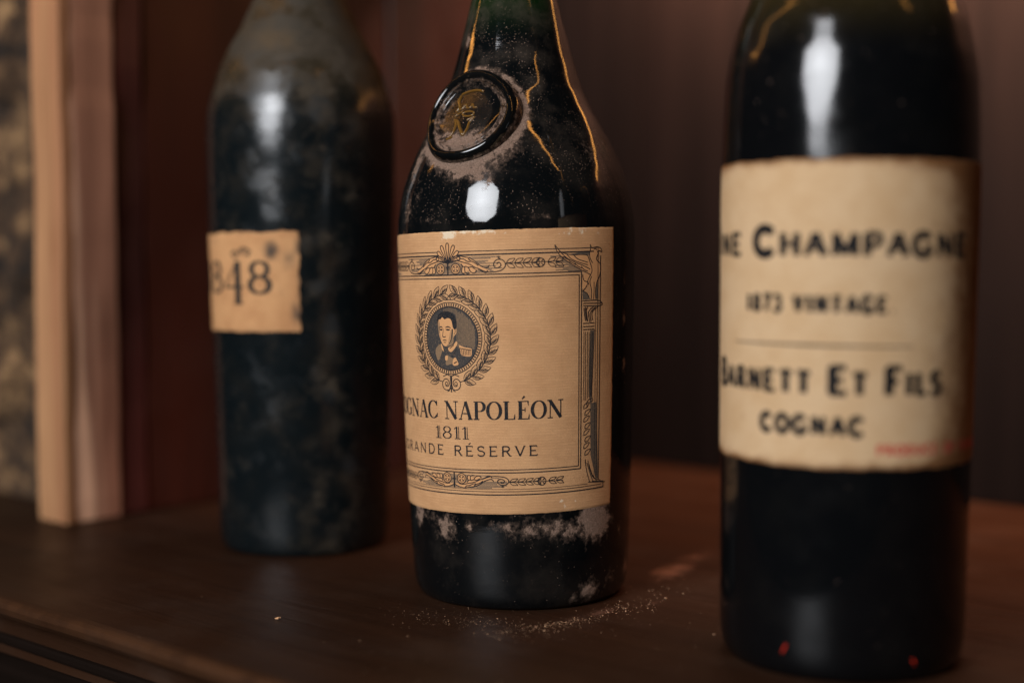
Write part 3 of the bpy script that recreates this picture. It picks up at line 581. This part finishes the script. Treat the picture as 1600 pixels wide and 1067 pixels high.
b_ = (len(sprof)-1)*ns; F.append(tuple(b_+j for j in range(ns)))
seal = mesh_obj('glass_seal', V, F, seal_m, ba, True, dict(dust=du, speck=spk, film=fi))
seal['label'] = 'round moulded glass seal with raised crowned monogram'
# raised crown, oval and letter N on the seal
V, F = [], []
def tube(path, rad, nseg=7):
    P = [Vector(p) for p in path]; base = len(V)
    for i, p in enumerate(P):
        t = (P[min(i+1, len(P)-1)]-P[max(i-1, 0)]).normalized(); nn = Vector((-t.y, t.x))
        for k in range(nseg):
            a = PI*k/(nseg-1); rr = 0.85*rad*(0.6 if i in (0, len(P)-1) else 1)
            q = p + nn*rr*math.cos(a); V.append(spt(q.x/1000, q.y/1000, 0.0003+rr*math.sin(a)/1000*1.25))
    for i in range(len(P)-1):
        for k in range(nseg-1): F.append((base+i*nseg+k, base+i*nseg+k+1, base+(i+1)*nseg+k+1, base+(i+1)*nseg+k))
def curve2(pts, n=6):
    out = []
    for i in range(len(pts)-1):
        p0 = Vector(pts[max(i-1, 0)]); p1 = Vector(pts[i]); p2 = Vector(pts[i+1]); p3 = Vector(pts[min(i+2, len(pts)-1)])
        for k in range(n):
            t = k/n; out.append(0.5*((2*p1)+(p2-p0)*t+(2*p0-5*p1+4*p2-p3)*t*t+(3*p1-p0-3*p2+p3)*t**3))
    out.append(Vector(pts[-1])); return out
tube(curve2([(-4.6, 8.3), (-2.0, 9.2), (1.5, 9.6), (4.5, 9.0)]), 0.55)
tube(curve2([(-4.4, 8.0), (-4.8, 5.6), (-3.8, 3.2), (-4.8, 1.6)]), 0.75)
tube(curve2([(-4.8, 1.8), (-2.4, 2.8), (-1.4, 4.2), (-0.6, 2.9), (0.6, 2.9), (1.3, 4.1), (2.1, 2.8), (3.4, 3.0)]), 0.5)
tube([(1.1+2.3*math.cos(2*PI*i/20)-0.6, 0.4+0.95*math.sin(2*PI*i/20)) for i in range(21)], 0.5)
tube(curve2([(-5.2, -.4), (-3.4, .9), (-1.9, 1.2)]), 0.5)
tube(curve2([(-5.0, -8.4), (-3.8, -6.0), (-3.6, -3.6), (-4.6, -1.2)]), 0.6)
tube(curve2([(-4.4, -1.8), (-2.9, -2.6), (-1.4, -5.2), (0.6, -8.0)]), 0.8)
tube(curve2([(0.4, -8.2), (1.6, -5.6), (1.9, -3.0), (3.2, -1.3)]), 0.6)
tube(curve2([(0.6, -2.2), (1.8, -1.5), (3.6, -1.0)]), 0.55)
tube(curve2([(-6.4, -8.8), (-5.0, -8.6), (-3.8, -8.0)]), 0.5)
nv = len(V)
emblem = mesh_obj('crowned_monogram', V, F, emb_m, seal, True, dict(dust=[0.0]*nv, speck=[0.2]*nv, film=[0.05]*nv))

# kraft label
RA = 42.4; UCA = -24.6; TA = 0.0165
def edge_a(fu, fv):
    w = lambda t, s_: 0.18*noise.noise(Vector((t*30, s_, 0)))
    return (w(fv, 1), w(fv, 2), w(fu, 3), w(fu, 4)+0.25*min(0, noise.noise(Vector((fu*70, 8, 0)))))
CH = [(-24.0, 128.0, 4.2, 2.2, .75), (-11.5, 128.2, 5.5, 1.8, .62), (-17, 128.3, 3, 1.2, .6), (17.5, 127.6, 3.0, 2.4, .50), (14, 126.4, 4, 2, .36), (23, 127.4, 3.0, 2.6, .46), (30, 126.6, 2.4, 2.2, .42), (28, 127.9, 4, 1.2, .4), (33, 125, 1.6, 1.6, .36), (-4.5, 127.6, 4, 1.6, .40), (3, 128, 4, 1.0, .42), (-25, 121.5, 1.2, 3, .42),
      (14.8, 36.8, .9, .9, .72), (16.2, 35.0, .8, 1.2, .6), (17.6, 33.4, 1.0, .8, .7), (20.4, 36.3, .7, 1.1, .55), (-20, 32.8, 1.0, .7, .6), (8.5, 47, .5, .5, .5), (-4, 81, .7, .5, .5), (-39, 39, 1.2, .8, .3)]
def chip_a(U, v, u, fu, fv):
    c = 0.0
    for (a, h, ra, rh, s_) in CH:
        q = ((u-a)/ra)**2 + ((v-h)/rh)**2
        if q < 5: c = max(c, 1.12*s_*math.exp(-q*0.6))
    d = min((1-fv)*95.5, (1-fu)*124)
    return max(c, 0.42*math.exp(-d/0.5))
lab = label_sheet('label', A, RA, UCA-62, UCA+62.2, 32.9, 128.7, M['paper_a'], ba, edge_a,
    dict(chip=chip_a, stain=lambda U, v, u, fu, fv: 0.20*math.exp(-min(fv, 1-fv)*95/4)+0.14*math.exp(-(1-fu)*124/5)+0.10+0.16*noise.fractal(Vector((u*.035, v*.05, 2.0)), 1, 2, 3)+0.22*math.exp(-((u-12)/5)**2-((v-103)/4)**2)), 0.55, 0.16, TA)
lab['label'] = 'kraft paper label with engraved border, medallion and black lettering'
# lettering
p = Print(A, RA, UCA, TA)
text(p, 'COGNAC NAPOLÉON', -39.8, 40.0, 65.2, 6.15, DIDONE, None, 0.05)
text(p, '1811', -8.1, 6.5, 58.5, 4.2, DIDONE, None, 0.10)
text(p, 'GRANDE RÉSERVE', -32.6, 30.9, 52.8, 3.45, GOTHIC_FINE, None, 0.28)
p.build('lettering', M['ink'], lab)
# border frame lines
p = Print(A, RA, UCA, TA); LW = 0.22
for s_ in (-1, 1):
    p.ribbon([(0, 121.7), (s_*53.6, 121.7)], 0.24); p.ribbon([(0, 120.5), (s_*52, 120.5)], 0.40)
    p.ribbon([(0, 113.9), (s_*46.9, 113.9), (s_*46.9, 47.2), (0, 47.2)], 0.32); p.ribbon([(0, 112.8), (s_*46.0, 112.8), (s_*46.0, 46.2+2.0), (s_*46.0, 48.2), (0, 48.2)], 0.26)
    p.ribbon([(s_*53.9, 121.7), (s_*53.9, 42.5)], 0.22); p.ribbon([(s_*55.0, 119), (s_*55.0, 42.5)], 0.32); p.ribbon([(s_*52.9, 101), (s_*52.9, 43)], 0.16)
    p.ribbon([(0, 40.8), (s_*56.6, 40.8)], 0.20); p.ribbon([(0, 39.7), (s_*57.5, 39.7), (s_*57.5, 41.6), (s_*52, 42.2)], 0.34); p.ribbon([(0, 41.6), (s_*50, 41.6)], 0.14)
# wreath of two laurel branches round the medallion
WC = 92.6
def leaf(u, v, a, L, w, side):
    ca, sa = math.cos(a), math.sin(a)
    f = lambda t, q: (u+ca*t*L-sa*q*w, v+sa*t*L+ca*q*w)
    up = [f(t, math.sin(PI*min(1, t**0.85))*0.5) for t in (0, .15, .35, .55, .75, .9, 1)]
    dn_ = [f(t, -math.sin(PI*min(1, t**0.85))*0.5) for t in (0, .15, .35, .55, .75, .9, 1)]
    p.ribbon(up, [.12, .18, .24, .26, .24, .2, .1]); p.ribbon(dn_, [.12, .2, .3, .34, .3, .22, .1]); p.ribbon([f(0, 0), f(.75, 0.03)], [.2, .1])
    [p.ribbon([f(t0, -.04), f(t0+.28, -.28)], .15) for t0 in (.12, .25, .38, .5)]; p.ribbon([f(.2, .04), f(.5, .25)], .12)
for s_ in (-1, 1):
    stem = [(s_*15.2*math.sin(math.radians(a)), WC-15.2*math.cos(math.radians(a))) for a in range(14, 176, 6)]
    p.ribbon(stem, 0.24)
    for k in range(13):
        a = math.radians(20+k*12.2); u, v = s_*15.2*math.sin(a), WC-15.2*math.cos(a)
        tang = math.atan2(math.sin(a), s_*math.cos(a))
        for q in (1, -1):
            leaf(u, v, tang + q*0.55, 4.7, 2.1, q)
        if k % 3 == 1: p.ring(u-s_*1.1*math.sin(a), v+1.1*math.cos(a), .3, .12, n=10)
for s_ in (-1, 1):  # scrolls and ribbon at the foot of the wreath
    sp_ = [(s_*(2.0+(2.0-t*0.22)*math.cos(t)*0.9), 77.3+(2.0-t*0.22)*math.sin(t)*0.95) for t in np.linspace(-2.6, 5.6, 34)]
    p.ribbon(sp_, 0.26); p.ring(s_*2.0, 77.3, .55, .2, n=14); p.ribbon([(s_*.3, 79.6), (s_*.2, 77), (s_*.9, 74.9), (s_*1.7, 74.6)], .24); p.ribbon([(s_*.2, 79.8), (s_*1.6, 80.4), (s_*3.4, 79.7)], .26)
p.ribbon([(0, 80), (0, 74.4)], .4)
# medallion rings and beads
p.ring(0, WC, 12.15, 0.26, n=90); p.ring(0, WC, 10.75, 0.30, n=90)
for k in range(76):
    a = 2*PI*k/76; p.ribbon([((11.0)*math.cos(a), WC+11.0*math.sin(a)), (11.85*math.cos(a), WC+11.85*math.sin(a))], 0.42, 0.21, 0.9)
# corner griffins, columns and garlands, mirrored
mir = lambda L, s_: [((x if s_ > 0 else -x), y) for x, y in L]
for s_ in (-1, 1):
    for L in GRIFFIN_LINES: p.ribbon(curvy(mir(L, s_)), 0.27)
    for L in SHAFT: p.ribbon(mir(L, s_), 0.20)
    for L in GARLAND: p.ribbon(curvy(mir(L, s_)), 0.24)
# acanthus, palmette and scroll bands, top and (upside down) bottom
BC, BB = 117.2, 44.2
def band(tf, s_):
    T2 = lambda L: [tf(x, y-BC) for x, y in L]
    for L in ACANTHUS: p.ribbon(curvy(T2(mir(L, s_))), 0.27, 0.26)
    p.ring(*tf(s_*3.1, 116.0-BC), 1.75, .26, 0.28, 26); p.ring(*tf(s_*3.1, 116.0-BC), 1.15, .16, 0.28, 20)
    for k in range(4):
        a = PI/4+k*PI/2; c = tf(s_*3.1, 116.0-BC); p.ribbon([(c[0]+.25*math.cos(a), c[1]+.25*math.sin(a)), (c[0]+1.1*math.cos(a), c[1]+1.1*math.sin(a))], [.2, .5], 0.28)
    # laurel sprig with a rosette
    p.ribbon(T2([(s_*20.4, BC+.1), (s_*40.0, BC+.5)]), .18, 0.26)
    for k in range(7):
        if k == 4: continue
        x = 20.9+k*2.75
        for q in (1, -1):
            bx, by = tf(s_*x, q*.05+.2); tx, ty = tf(s_*(x+2.9), q*1.55+.2); mx, my = tf(s_*(x+1.0), q*1.35+.2); nx, ny = tf(s_*(x+1.9), q*.35+.2)
            p.ribbon(curvy([(bx, by), (mx, my), (tx, ty)]), .2, 0.26); p.ribbon(curvy([(bx, by), (nx, ny), (tx, ty)]), .2, 0.26)
    c = tf(s_*32.2, .2); p.ring(c[0], c[1], 1.4, .26, .28, 22)
    for k in range(4):
        a = PI/4+k*PI/2; p.ribbon([(c[0]+.3*math.cos(a), c[1]+.3*math.sin(a)), (c[0]+1.2*math.cos(a), c[1]+1.2*math.sin(a))], [.2, .4], 0.28)
top = lambda x, y: (x, BC+y)
bot_ = lambda x, y: (x, BB-y*0.72)
for s_ in (-1, 1): band(top, s_); band(bot_, s_)
for k in range(-3, 4):   # palmette
    a = math.radians(90+k*23); L = (6.9, 6.6, 5.9, 5.3)[abs(k)]; ca, sa = math.cos(a), math.sin(a); wv = 1.05
    P_ = [(t*L, wv*(t**1.6)*math.sqrt(max(0.0, 1-t**5))) for t in 1-(1-np.linspace(0, 1, 16))**2.2]
    for q in (1, -1):
        p.ribbon([(ca*t-sa*h*q, 117.8+sa*t+ca*h*q) for t, h in P_], .26, 0.28)
    if abs(k) == 3: p.ring(ca*L*.86, 117.8+sa*L*.86, .55, .22, .28, 14)
p.ribbon([(0, 118.4), (0, 113.9)], .5, .28); p.ribbon([(-.9, 116.6), (.9, 116.6)], .3, .28); p.ribbon([(-.9, 115.9), (.9, 115.9)], .3, .28)
p.ribbon([(0, 47), (0, 41.8)], .5, .28); p.ribbon([(-.9, 44.9), (.9, 44.9)], .3, .28)
p.build('engraved_border', M['ink'], lab)
# grey tone behind the ornament
hr = random.Random(5)
p = Print(A, RA, UCA, TA)
for s_ in (-1, 1):
    for (va, vb, rg) in ((114.2, 120.3, ((0, 9, 21, 3.5), (39, 42, 46.6, 4.0))), (42.0, 46.8, ((0, 9, 20, 3.5),))):
        for k in range(int((vb-va)/0.42)):
            v = va+k*0.42
            for (a0, a1, a2, sp_) in rg:
                if a0 == 0: p.ribbon([(0, v), (s_*min(a2, hr.gauss((a1+a2)/2, sp_)), v)], 0.24, .19, 2.0)
                else: p.ribbon([(s_*min(a1, hr.gauss(a0, sp_)), v), (s_*a2, v)], 0.24, .19, 2.0)
    for P_ in GRIFFIN_SHADE: p.fill(mir(P_, s_), .19)
    p.fill(mir(SHAFT_SHADE, s_), .19); p.fill(mir(GARLAND_SHADE, s_), .19)
p.build('hatched_tone', M['ink_mid'], lab)['kind'] = 'stuff'
p = Print(A, RA, UCA, TA)
for s_ in (-1, 1):
    p.fill(mir(ACANTHUS_FILL, s_), .22); p.fill([(x, BB-(y-BC)*.72) for x, y in mir(ACANTHUS_FILL, s_)], .22)
    p.fill(mir(GRIFFIN_BODY, s_), .21); p.disc(s_*3.1, 116, 1.7, .23); p.disc(s_*3.1, BB+.86, 1.6, .23)
p.fill([(-4.6, 121.6), (-2.6, 123.9), (0, 124.8), (2.6, 123.9), (4.6, 121.6), (2.2, 119), (0, 117.6), (-2.2, 119)], .225)
p.build('clear_ornament', M['paper_print'], lab)['kind'] = 'stuff'

# portrait medallion: a plain bust of an officer
q0_ = lambda L: [(x, WC+y) for x, y in L]
q_ = lambda L: curvy(q0_(L), 4, len(L) > 3)
p = Print(A, RA, UCA, TA); p.disc(0, WC, 10.6, .19, 60); p.build('portrait_ground', M['ink_disc'], lab)
p = Print(A, RA, UCA, TA)
hr2 = random.Random(11)
for k in range(52):
    a_ = -2.4+k*0.235
    yt = math.sqrt(max(0, 10.3**2-a_*a_)); 
    if a_ < 2.6: y0_, y1_ = 8.2+hr2.uniform(-.3, .6), yt
    else: y0_, y1_ = -2.4+hr2.uniform(-.6, .5)-0.12*(a_-2.6), yt-hr2.uniform(0, 1.0)
    if a_ < 9.8 and y1_-y0_ > .3: p.ribbon(q_([(a_, y0_), (a_, y1_)]), .07+.05*min(1, max(0, a_/6)), .20, 1.5)
p.fill(q_([(-6.6, -4.0), (-4.2, -1.9), (-3.2, -3.4), (-5.4, -7.6)]), .20)
p.fill(q_([(-2.0, -9.0), (.5, -8.6), (2.6, -8.6), (2.0, -6.8), (.6, -6.6), (-1.4, -5.8)]), .20)
p.build('portrait_half_tone', M['ink_half'], lab)
p = Print(A, RA, UCA, TA)
p.fill(q_([(-5.0, 5.4), (-4.2, 7.2), (-2.2, 7.8), (-.2, 7.4), (.9, 5.8), (1.5, 3.4), (2.6, 3.6), (2.7, 1.9), (1.9, 1.0), (1.5, .2), (1.2, -1.6), (-.6, -2.5), (-2.2, -2.6), (-3.3, -1.7), (-4.2, 0), (-4.8, 2.0)]), .21)
p.fill(q_([(-.9, -3.3), (1.3, -2.2), (2.6, -.9), (2.8, -2.2), (.4, -4.6)]), .21); p.fill(q_([(-3.6, -3.6), (-3.9, -1.7), (-3.2, -2.7), (-2.7, -4.4)]), .21)
p.fill(q_([(3.6, -2.2), (5.6, -2.9), (8.2, -3.4), (8.4, -4.3), (7.9, -6.0), (4.6, -5.6), (4.1, -3.9)]), .21)
p.fill(q_([(1.1, -7.2), (2.0, -6.4), (2.7, -7.4), (3.2, -8.7), (1.9, -9.2), (.9, -8.8)]), .21); p.fill(q_([(-2.2, -6.0), (-1.2, -5.8), (-1.2, -7.2), (-2.2, -7.4)]), .21)
p.build('portrait_light', M['paper_print'], lab)
p = Print(A, RA, UCA, TA)
[p.ribbon(curvy(q0_([(1.35-.05*k, 3.0-.42*k), (.35-.12*k, 2.7-.42*k)]), 4), .16, .235) for k in range(11)]
[p.ribbon(curvy(q0_([(-4.75+.1*k, 2.2-.4*k), (-4.2+.1*k, 2.1-.4*k)]), 4), .13, .235) for k in range(7)]
p.fill(q_([(1.4, 2.6), (1.45, .4), (1.1, -1.5), (-.4, -2.4), (-1.6, -2.5), (-.2, -1.5), (.5, 0), (.7, 1.6)]), .222)
p.fill(q_([(-4.6, 6.2), (-4.9, 3.8), (-4.7, 1.8), (-4.3, 2.2), (-4.3, 4.6)]), .222)
p.build('portrait_half_tone', M['ink_half'], lab)
p = Print(A, RA, UCA, TA)
p.fill(q_([(-5.3, 4.8), (-5.2, 7.4), (-3.0, 9.0), (.2, 9.0), (2.4, 7.3), (2.9, 4.4), (2.3, 3.0), (1.5, 3.6), (1.1, 5.4), (.4, 6.6), (-.8, 6.9), (-2.0, 6.5), (-3.0, 7.2), (-3.9, 6.4), (-4.6, 6.4)]), .23)
p.ribbon(curvy(q0_([(-4.5, 3.6), (-3.7, 4.0), (-3.0, 3.6)]), 4), [.2, .45, .25], .24); p.ribbon(curvy(q0_([(-1.7, 3.7), (-.7, 4.0), (.5, 3.5)]), 4), [.25, .45, .2], .24)
p.ribbon(curvy(q0_([(-4.3, 3.1), (-3.6, 2.95), (-3.0, 3.1)]), 4), [.3, .6, .3], .24); p.ribbon(curvy(q0_([(-1.6, 3.1), (-.7, 2.95), (.1, 3.0)]), 4), [.3, .6, .3], .24)
p.ribbon(curvy(q0_([(-2.6, 3.3), (-3.0, 1.2), (-2.9, .6), (-2.1, .5), (-1.7, .8)]), 4), [.12, .22, .3, .34, .14], .24)
p.ribbon(curvy(q0_([(-3.1, -.7), (-2.3, -.5), (-1.3, -.7)]), 4), [.16, .34, .16], .24); p.ribbon(curvy(q0_([(-2.7, -1.3), (-1.6, -1.3)]), 4), .2, .24)
p.ribbon(curvy(q0_([(1.2, 3.2), (.9, 1.2), (.4, -.6), (-.4, -1.8)]), 4), [.5, .35, .3, .14], .24); p.ribbon(curvy(q0_([(2.3, 3.1), (2.2, 2.0), (1.8, 1.5)]), 4), .2, .24)
for k in range(6): p.ribbon(curvy(q0_([(4.6+k*.62, -3.7-.06*k), (4.8+k*.6, -5.6)]), 4), .2, .24)
p.ribbon(curvy(q0_([(3.8, -3.3), (6, -3.6), (8.3, -4.0)]), 4), .24, .24); p.ribbon(curvy(q0_([(2.6, -3.6), (.6, -6.4)]), 4), .16, .24); p.ribbon(curvy(q0_([(1.4, -8.4), (2.6, -7.8)]), 4), .3, .24); p.ribbon(curvy(q0_([(-.2, -3.4), (1.6, -2.2)]), 4), .22, .24)
p.build('portrait_lines', M['ink'], lab)

# ------------------------------------------------------------------ bottle B: dusty bottle behind on the left
PB = [(0, .0335), (.003, .0346), (.0072, .0351), (.0507, .0360), (.0941, .0372), (.1376, .0384), (.1603, .0389), (.1700, .0389), (.1773, .0386), (.1829, .0376), (.1942, .0343), (.2057, .0290), (.2169, .0228), (.2281, .0177), (.240, .0152), (.262, .0143), (.285, .014)]
bb = empty('dusty_cognac_bottle', 'dusty matt black bottle with small torn tan label, standing furthest left', 'bottle', (-0.0878, 0.5970, 0.0004))
B = Bottle(PB, [(0.012, 0.004), (0.028, 0.001), (0.0310, 0.0), (0.0325, 0.0001)], [(.0155, .287), (.0166, .290), (.0166, .295), (.0155, .297), (.012, .298)])
def paint_b(d, z, p):
    f = 0.07 + 0.06*noise.noise(Vector(p)*40)
    f += 0.95*max(0, min(1, (z-168+9*noise.noise(Vector(p)*70))/34))*max(0.25, 0.75+1.1*noise.fractal(Vector(p)*48, 1, 2, 3))
    f += 0.50*max(0, noise.noise(Vector(p)*95)+0.12)*math.exp(-((d-24)/30)**2)*2.0
    f += 0.0*math.exp(-((d-28)/26)**2)*(0.5+0.5*math.sin(z*0.05+1))
    f += 0.25*math.exp(-((d+45)/18)**2)*math.exp(-((z-150)/22)**2)
    du = (0.22+0.55*noise.fractal(Vector(p)*60, 1, 2, 3))*max(0, min(1, (z-172)/20)) + (0.16 + 0.5*max(0, noise.noise(Vector(p)*110)))*math.exp(-((d-25)/24)**2) + 0.10 + 0.24*noise.noise(Vector(p)*70)
    return (du, 0.6, f)
B.body('glass_body', M['glass_b'], bb, paint_b, 160)
def edge_b(fu, fv):
    w = lambda t, s_, a: a*noise.fractal(Vector((t*9, s_, 0)), 1, 2, 4)
    return (0, w(fv, 5.2, 0.9), w(fu, 3.1, 0.6), w(fu, 4.4, 0.7))
BST = [(-7, 122, 4, 4, .85), (0, 118, 5, 7, .55), (3, 97, 3, 6, .85), (4, 124, 2.5, 5, .7), (-20, 121.5, 5, 1.6, .55), (-40, 126, 6, 2, .5), (-30, 93, 6, 2, .4), (-12, 91, 9, 1.5, .45), (-3, 106, 3, 3, .4), (4.4, 108, 1.6, 12, .6)]
def stain_b(U, v, u, fu, fv):
    c = 0.12+0.2*noise.fractal(Vector((u*.07, v*.07, 5.0)), 1, 2, 4)+0.25*math.exp(-min(fv, 1-fv)*40/1.2)+0.3*math.exp(-(1-fu)*60/1.2)
    for (a, h, ra, rh, s_) in BST:
        q = ((u-a)/ra)**2+((v-h)/rh)**2
        if q < 6: c = max(c, s_*math.exp(-q*.7))
    return c
labb = label_sheet('label', B, 38.0, -62, 4.5, 89.8, 129.4, M['paper_b'], bb, edge_b, dict(stain=stain_b), 0.6, 0.16, 0.012)
labb['label'] = 'torn stained tan paper label with 1848 in black'
p = Print(B, 38.0, 0)
text(p, '1848', -52.0, -6.6, 105.2, 12.8, DIDONE, None, 0.12, .24, 1.3)
p.ribbon([(-26, 120.6), (-24.5, 122.2), (-22.6, 121.4), (-22.6, 119.8), (-24.4, 119.4), (-25.4, 120.8)], .7); p.ribbon([(-22, 121.6), (-19.6, 123.2), (-17.4, 122.8), (-15.6, 121.4)], .8); p.ribbon([(-18.6, 120.2), (-17.0, 121.0), (-16.6, 119.6)], .6)
p.build('lettering', M['ink_b'], labb)

# ------------------------------------------------------------------ bottle C: near bottle on the right
PC = [(0, .0342), (.0025, .0356), (.0066, .0363), (.0147, .0366), (.059, .0370), (.1064, .0374), (.1350, .0377), (.1480, .0376), (.1580, .03745), (.1660, .0372), (.1716, .0369), (.1776, .0361), (.1877, .0337), (.1976, .0297), (.2060, .0245), (.2140, .0195), (.222, .0165), (.235, .0150), (.27, .0142), (.285, .014)]
bc = empty('near_cognac_bottle', 'glossy black bottle with cream browned label, nearest and furthest right', 'bottle', (0.1002, 0.4290, 0.0004), (0, 0.006, 0))
C = Bottle(PC, [(0.012, 0.005), (0.029, 0.0012), (0.0315, 0.0), (0.0330, 0.0002)], [(.0152, .287), (.0164, .290), (.0164, .295), (.0152, .297), (.012, .298)])
def paint_c(d, z, p):
    return (0.10 if z > 185 else 0.0, 0.35 if z > 150 else 0.12, 0.25 if z > 175 else 0.06)
C.body('glass_body', M['glass_c'], bc, paint_c, 200)
def edge_c(fu, fv):
    w = lambda t, s_, a: a*noise.fractal(Vector((t*26, s_, 0)), 1, 2.1, 5)
    return (0, 0, w(fu, 1.3, 0.45), w(fu, 7.7, 0.36))
def stain_shade_c(U, v, u, fu, fv):
    c = 0.70*math.exp(-min(fv, 1-fv)*86/1.6)+0.30*math.exp(-min(fv, 1-fv)*86/6.0)+0.95/(1+math.exp(-(u-21)/6.5))+0.22*math.exp(-max(0, u+57)/7)  # sigmoid term browns the right side and paints in its shade falloff
    for (a, h, r_, s_) in ((-36, 133, 1.2, .45), (-46, 131, 1.4, .35), (-28, 117, 1.0, .3), (-42, 73, 2.5, .35), (20, 136, 12, .14), (-10, 66, 5, .2)):
        c = max(c, s_*math.exp(-((u-a)**2+(v-h)**2)/r_**2))
    return c
labc = label_sheet('label', C, 37.3, -18-77, -18+77, 60.6, 147.0, M['paper_c'], bc, edge_c, dict(stain=stain_shade_c), 0.75, 0.18)
labc['label'] = 'cream paper label with browned edges and black capitals'
p = Print(C, 37.3, 0)
text(p, 'FINE CHAMPAGNE', -66.5, 30.0, 120.2, 6.1, GOTHIC_BOLD, 7.7, 0.20, .24, 1.1)
text(p, '1873 VINTAGE.', -39.6, 4.6, 104.5, 4.4, GOTHIC_BOLD, None, 0.34, .24, 1.15)
text(p, 'BARNETT ET FILS.', -57.0, 23.2, 81.8, 5.9, GOTHIC_BOLD, 7.6, 0.24, .24, 1.1)
text(p, 'COGNAC', -33.6, -3.2, 70.3, 4.9, GOTHIC_BOLD, None, 0.30, .24, 1.15)
p.build('lettering', M['ink_c'], labc)
p = Print(C, 37.3, 0); p.ribbon([(-45.5, 95.1), (-18, 95.2), (10.2, 95.1)], [.3, .7, .3]); p.build('ruled_line', M['ink_b'], labc)
p = Print(C, 37.3, 0); text(p, 'PRODUCE OF FRANCE', 0.6, 46, 65.0, 2.7, GOTHIC_BOLD, None, 0.22); p.build('red_lettering', M['ink_red'], labc)

# added red slivers, coloured to stand in for refracted glints at the right bottle's foot
kx = NB('red_glint_colour'); kx.b.inputs['Base Color'].default_value = (0.75, 0.035, 0.012, 1); kx.b.inputs['Roughness'].default_value = 0.4
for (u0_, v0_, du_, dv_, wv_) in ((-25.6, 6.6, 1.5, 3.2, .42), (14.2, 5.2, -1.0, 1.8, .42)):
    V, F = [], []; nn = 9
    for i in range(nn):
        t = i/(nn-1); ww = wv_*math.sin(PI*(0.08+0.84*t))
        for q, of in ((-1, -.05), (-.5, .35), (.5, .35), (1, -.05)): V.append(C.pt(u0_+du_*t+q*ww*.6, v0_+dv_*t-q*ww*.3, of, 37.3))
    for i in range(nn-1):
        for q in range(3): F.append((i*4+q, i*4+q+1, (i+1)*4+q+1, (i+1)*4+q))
    mesh_obj('red_glint_sliver', V, F, kx.m, bc)

# ------------------------------------------------------------------ crumbs on the shelf
rng = random.Random(3)
V, F = [], []
def crumb(x, y, s_):
    b0 = len(V); zr = s_*rng.uniform(.5, .9)
    for k in range(4):
        a = k*PI/2+rng.uniform(-.5, .5); V.append((x+s_*math.cos(a)*rng.uniform(.6, 1), y+s_*math.sin(a)*rng.uniform(.6, 1), 0.0002))
    V.append((x+rng.uniform(-.3, .3)*s_, y+rng.uniform(-.3, .3)*s_, 0.0002+zr))
    for k in range(4): F.append((b0+k, b0+(k+1) % 4, b0+4))
CR = [(0.0147,0.4601,0.0120,0.0022,0.450,330,0.00022),(0.0406,0.4814,0.0070,0.0040,0.700,120,0.00028),(-0.0137,0.4626,0.0100,0.0030,0.000,120,0.00020),(0.0061,0.4483,0.0100,0.0040,0.300,120,0.00020),(0.0557,0.5096,0.0100,0.0060,0.800,60,0.00025),(-0.0216,0.4727,0.0150,0.0080,0.000,140,0.00016),(0.0458,0.4561,0.0200,0.0120,0.000,40,0.00020),(0.0080,0.4407,0.0500,0.0300,0.000,160,0.00016)]
for (cx, cy, sx_, sy_, rot, cnt, sz) in CR:
    for _ in range(cnt):
        a, b = rng.gauss(0, sx_), rng.gauss(0, sy_)
        x, y = cx+a*math.cos(rot)-b*math.sin(rot), cy+a*math.sin(rot)+b*math.cos(rot)
        if math.hypot(x-0.0033, y-0.5146) < 0.0375 or math.hypot(x-0.1002, y-0.4290) < 0.0365: continue
        crumb(x, y, 0.60*sz*rng.lognormvariate(0, .5))
kc = NB('pale_dust_crumb'); kc.put(kc.b.inputs['Base Color'], kc.ramp(kc.noise(kc.tc.outputs['Object'], 700, 2), [(0.35, (0.17, 0.08, 0.045)), (0.65, (0.56, 0.34, 0.19))])); kc.b.inputs['Roughness'].default_value = 0.9
cr_o = mesh_obj('dust_crumbs', V, F, kc.m, None, False)
cr_o['kind'] = 'stuff'; cr_o['label'] = 'pale dust crumbs scattered on the shelf round the middle bottle'; cr_o['category'] = 'dust'
V, F = [], []
b_pts = [(-.0013, .0004), (.0002, .0009), (.0013, .0006), (.0007, .0001), (.0004, -.0011), (.0000, -.0002)]
for zz in (0.0003, 0.0008):
    for (a, b) in b_pts: V.append((a*.75, b*.55, zz*.6 + (0.0003 if a > 0 else 0)))
n = 6; F.append(tuple(range(n, 2*n))); F.append(tuple(reversed(range(n))))
for i in range(n): F.append((i, (i+1) % n, n+(i+1) % n, n+i))
kw = NB('pale_wood_chip'); kw.b.inputs['Base Color'].default_value = (0.62, 0.34, 0.17, 1); kw.b.inputs['Roughness'].default_value = 0.8
ch = mesh_obj('wood_chip', V, F, kw.m, None, False, None, (-0.0778, 0.4659, 0.0001))
ch['label'] = 'tiny pale wood chip lying on bare shelf left of middle bottle'; ch['category'] = 'wood chip'
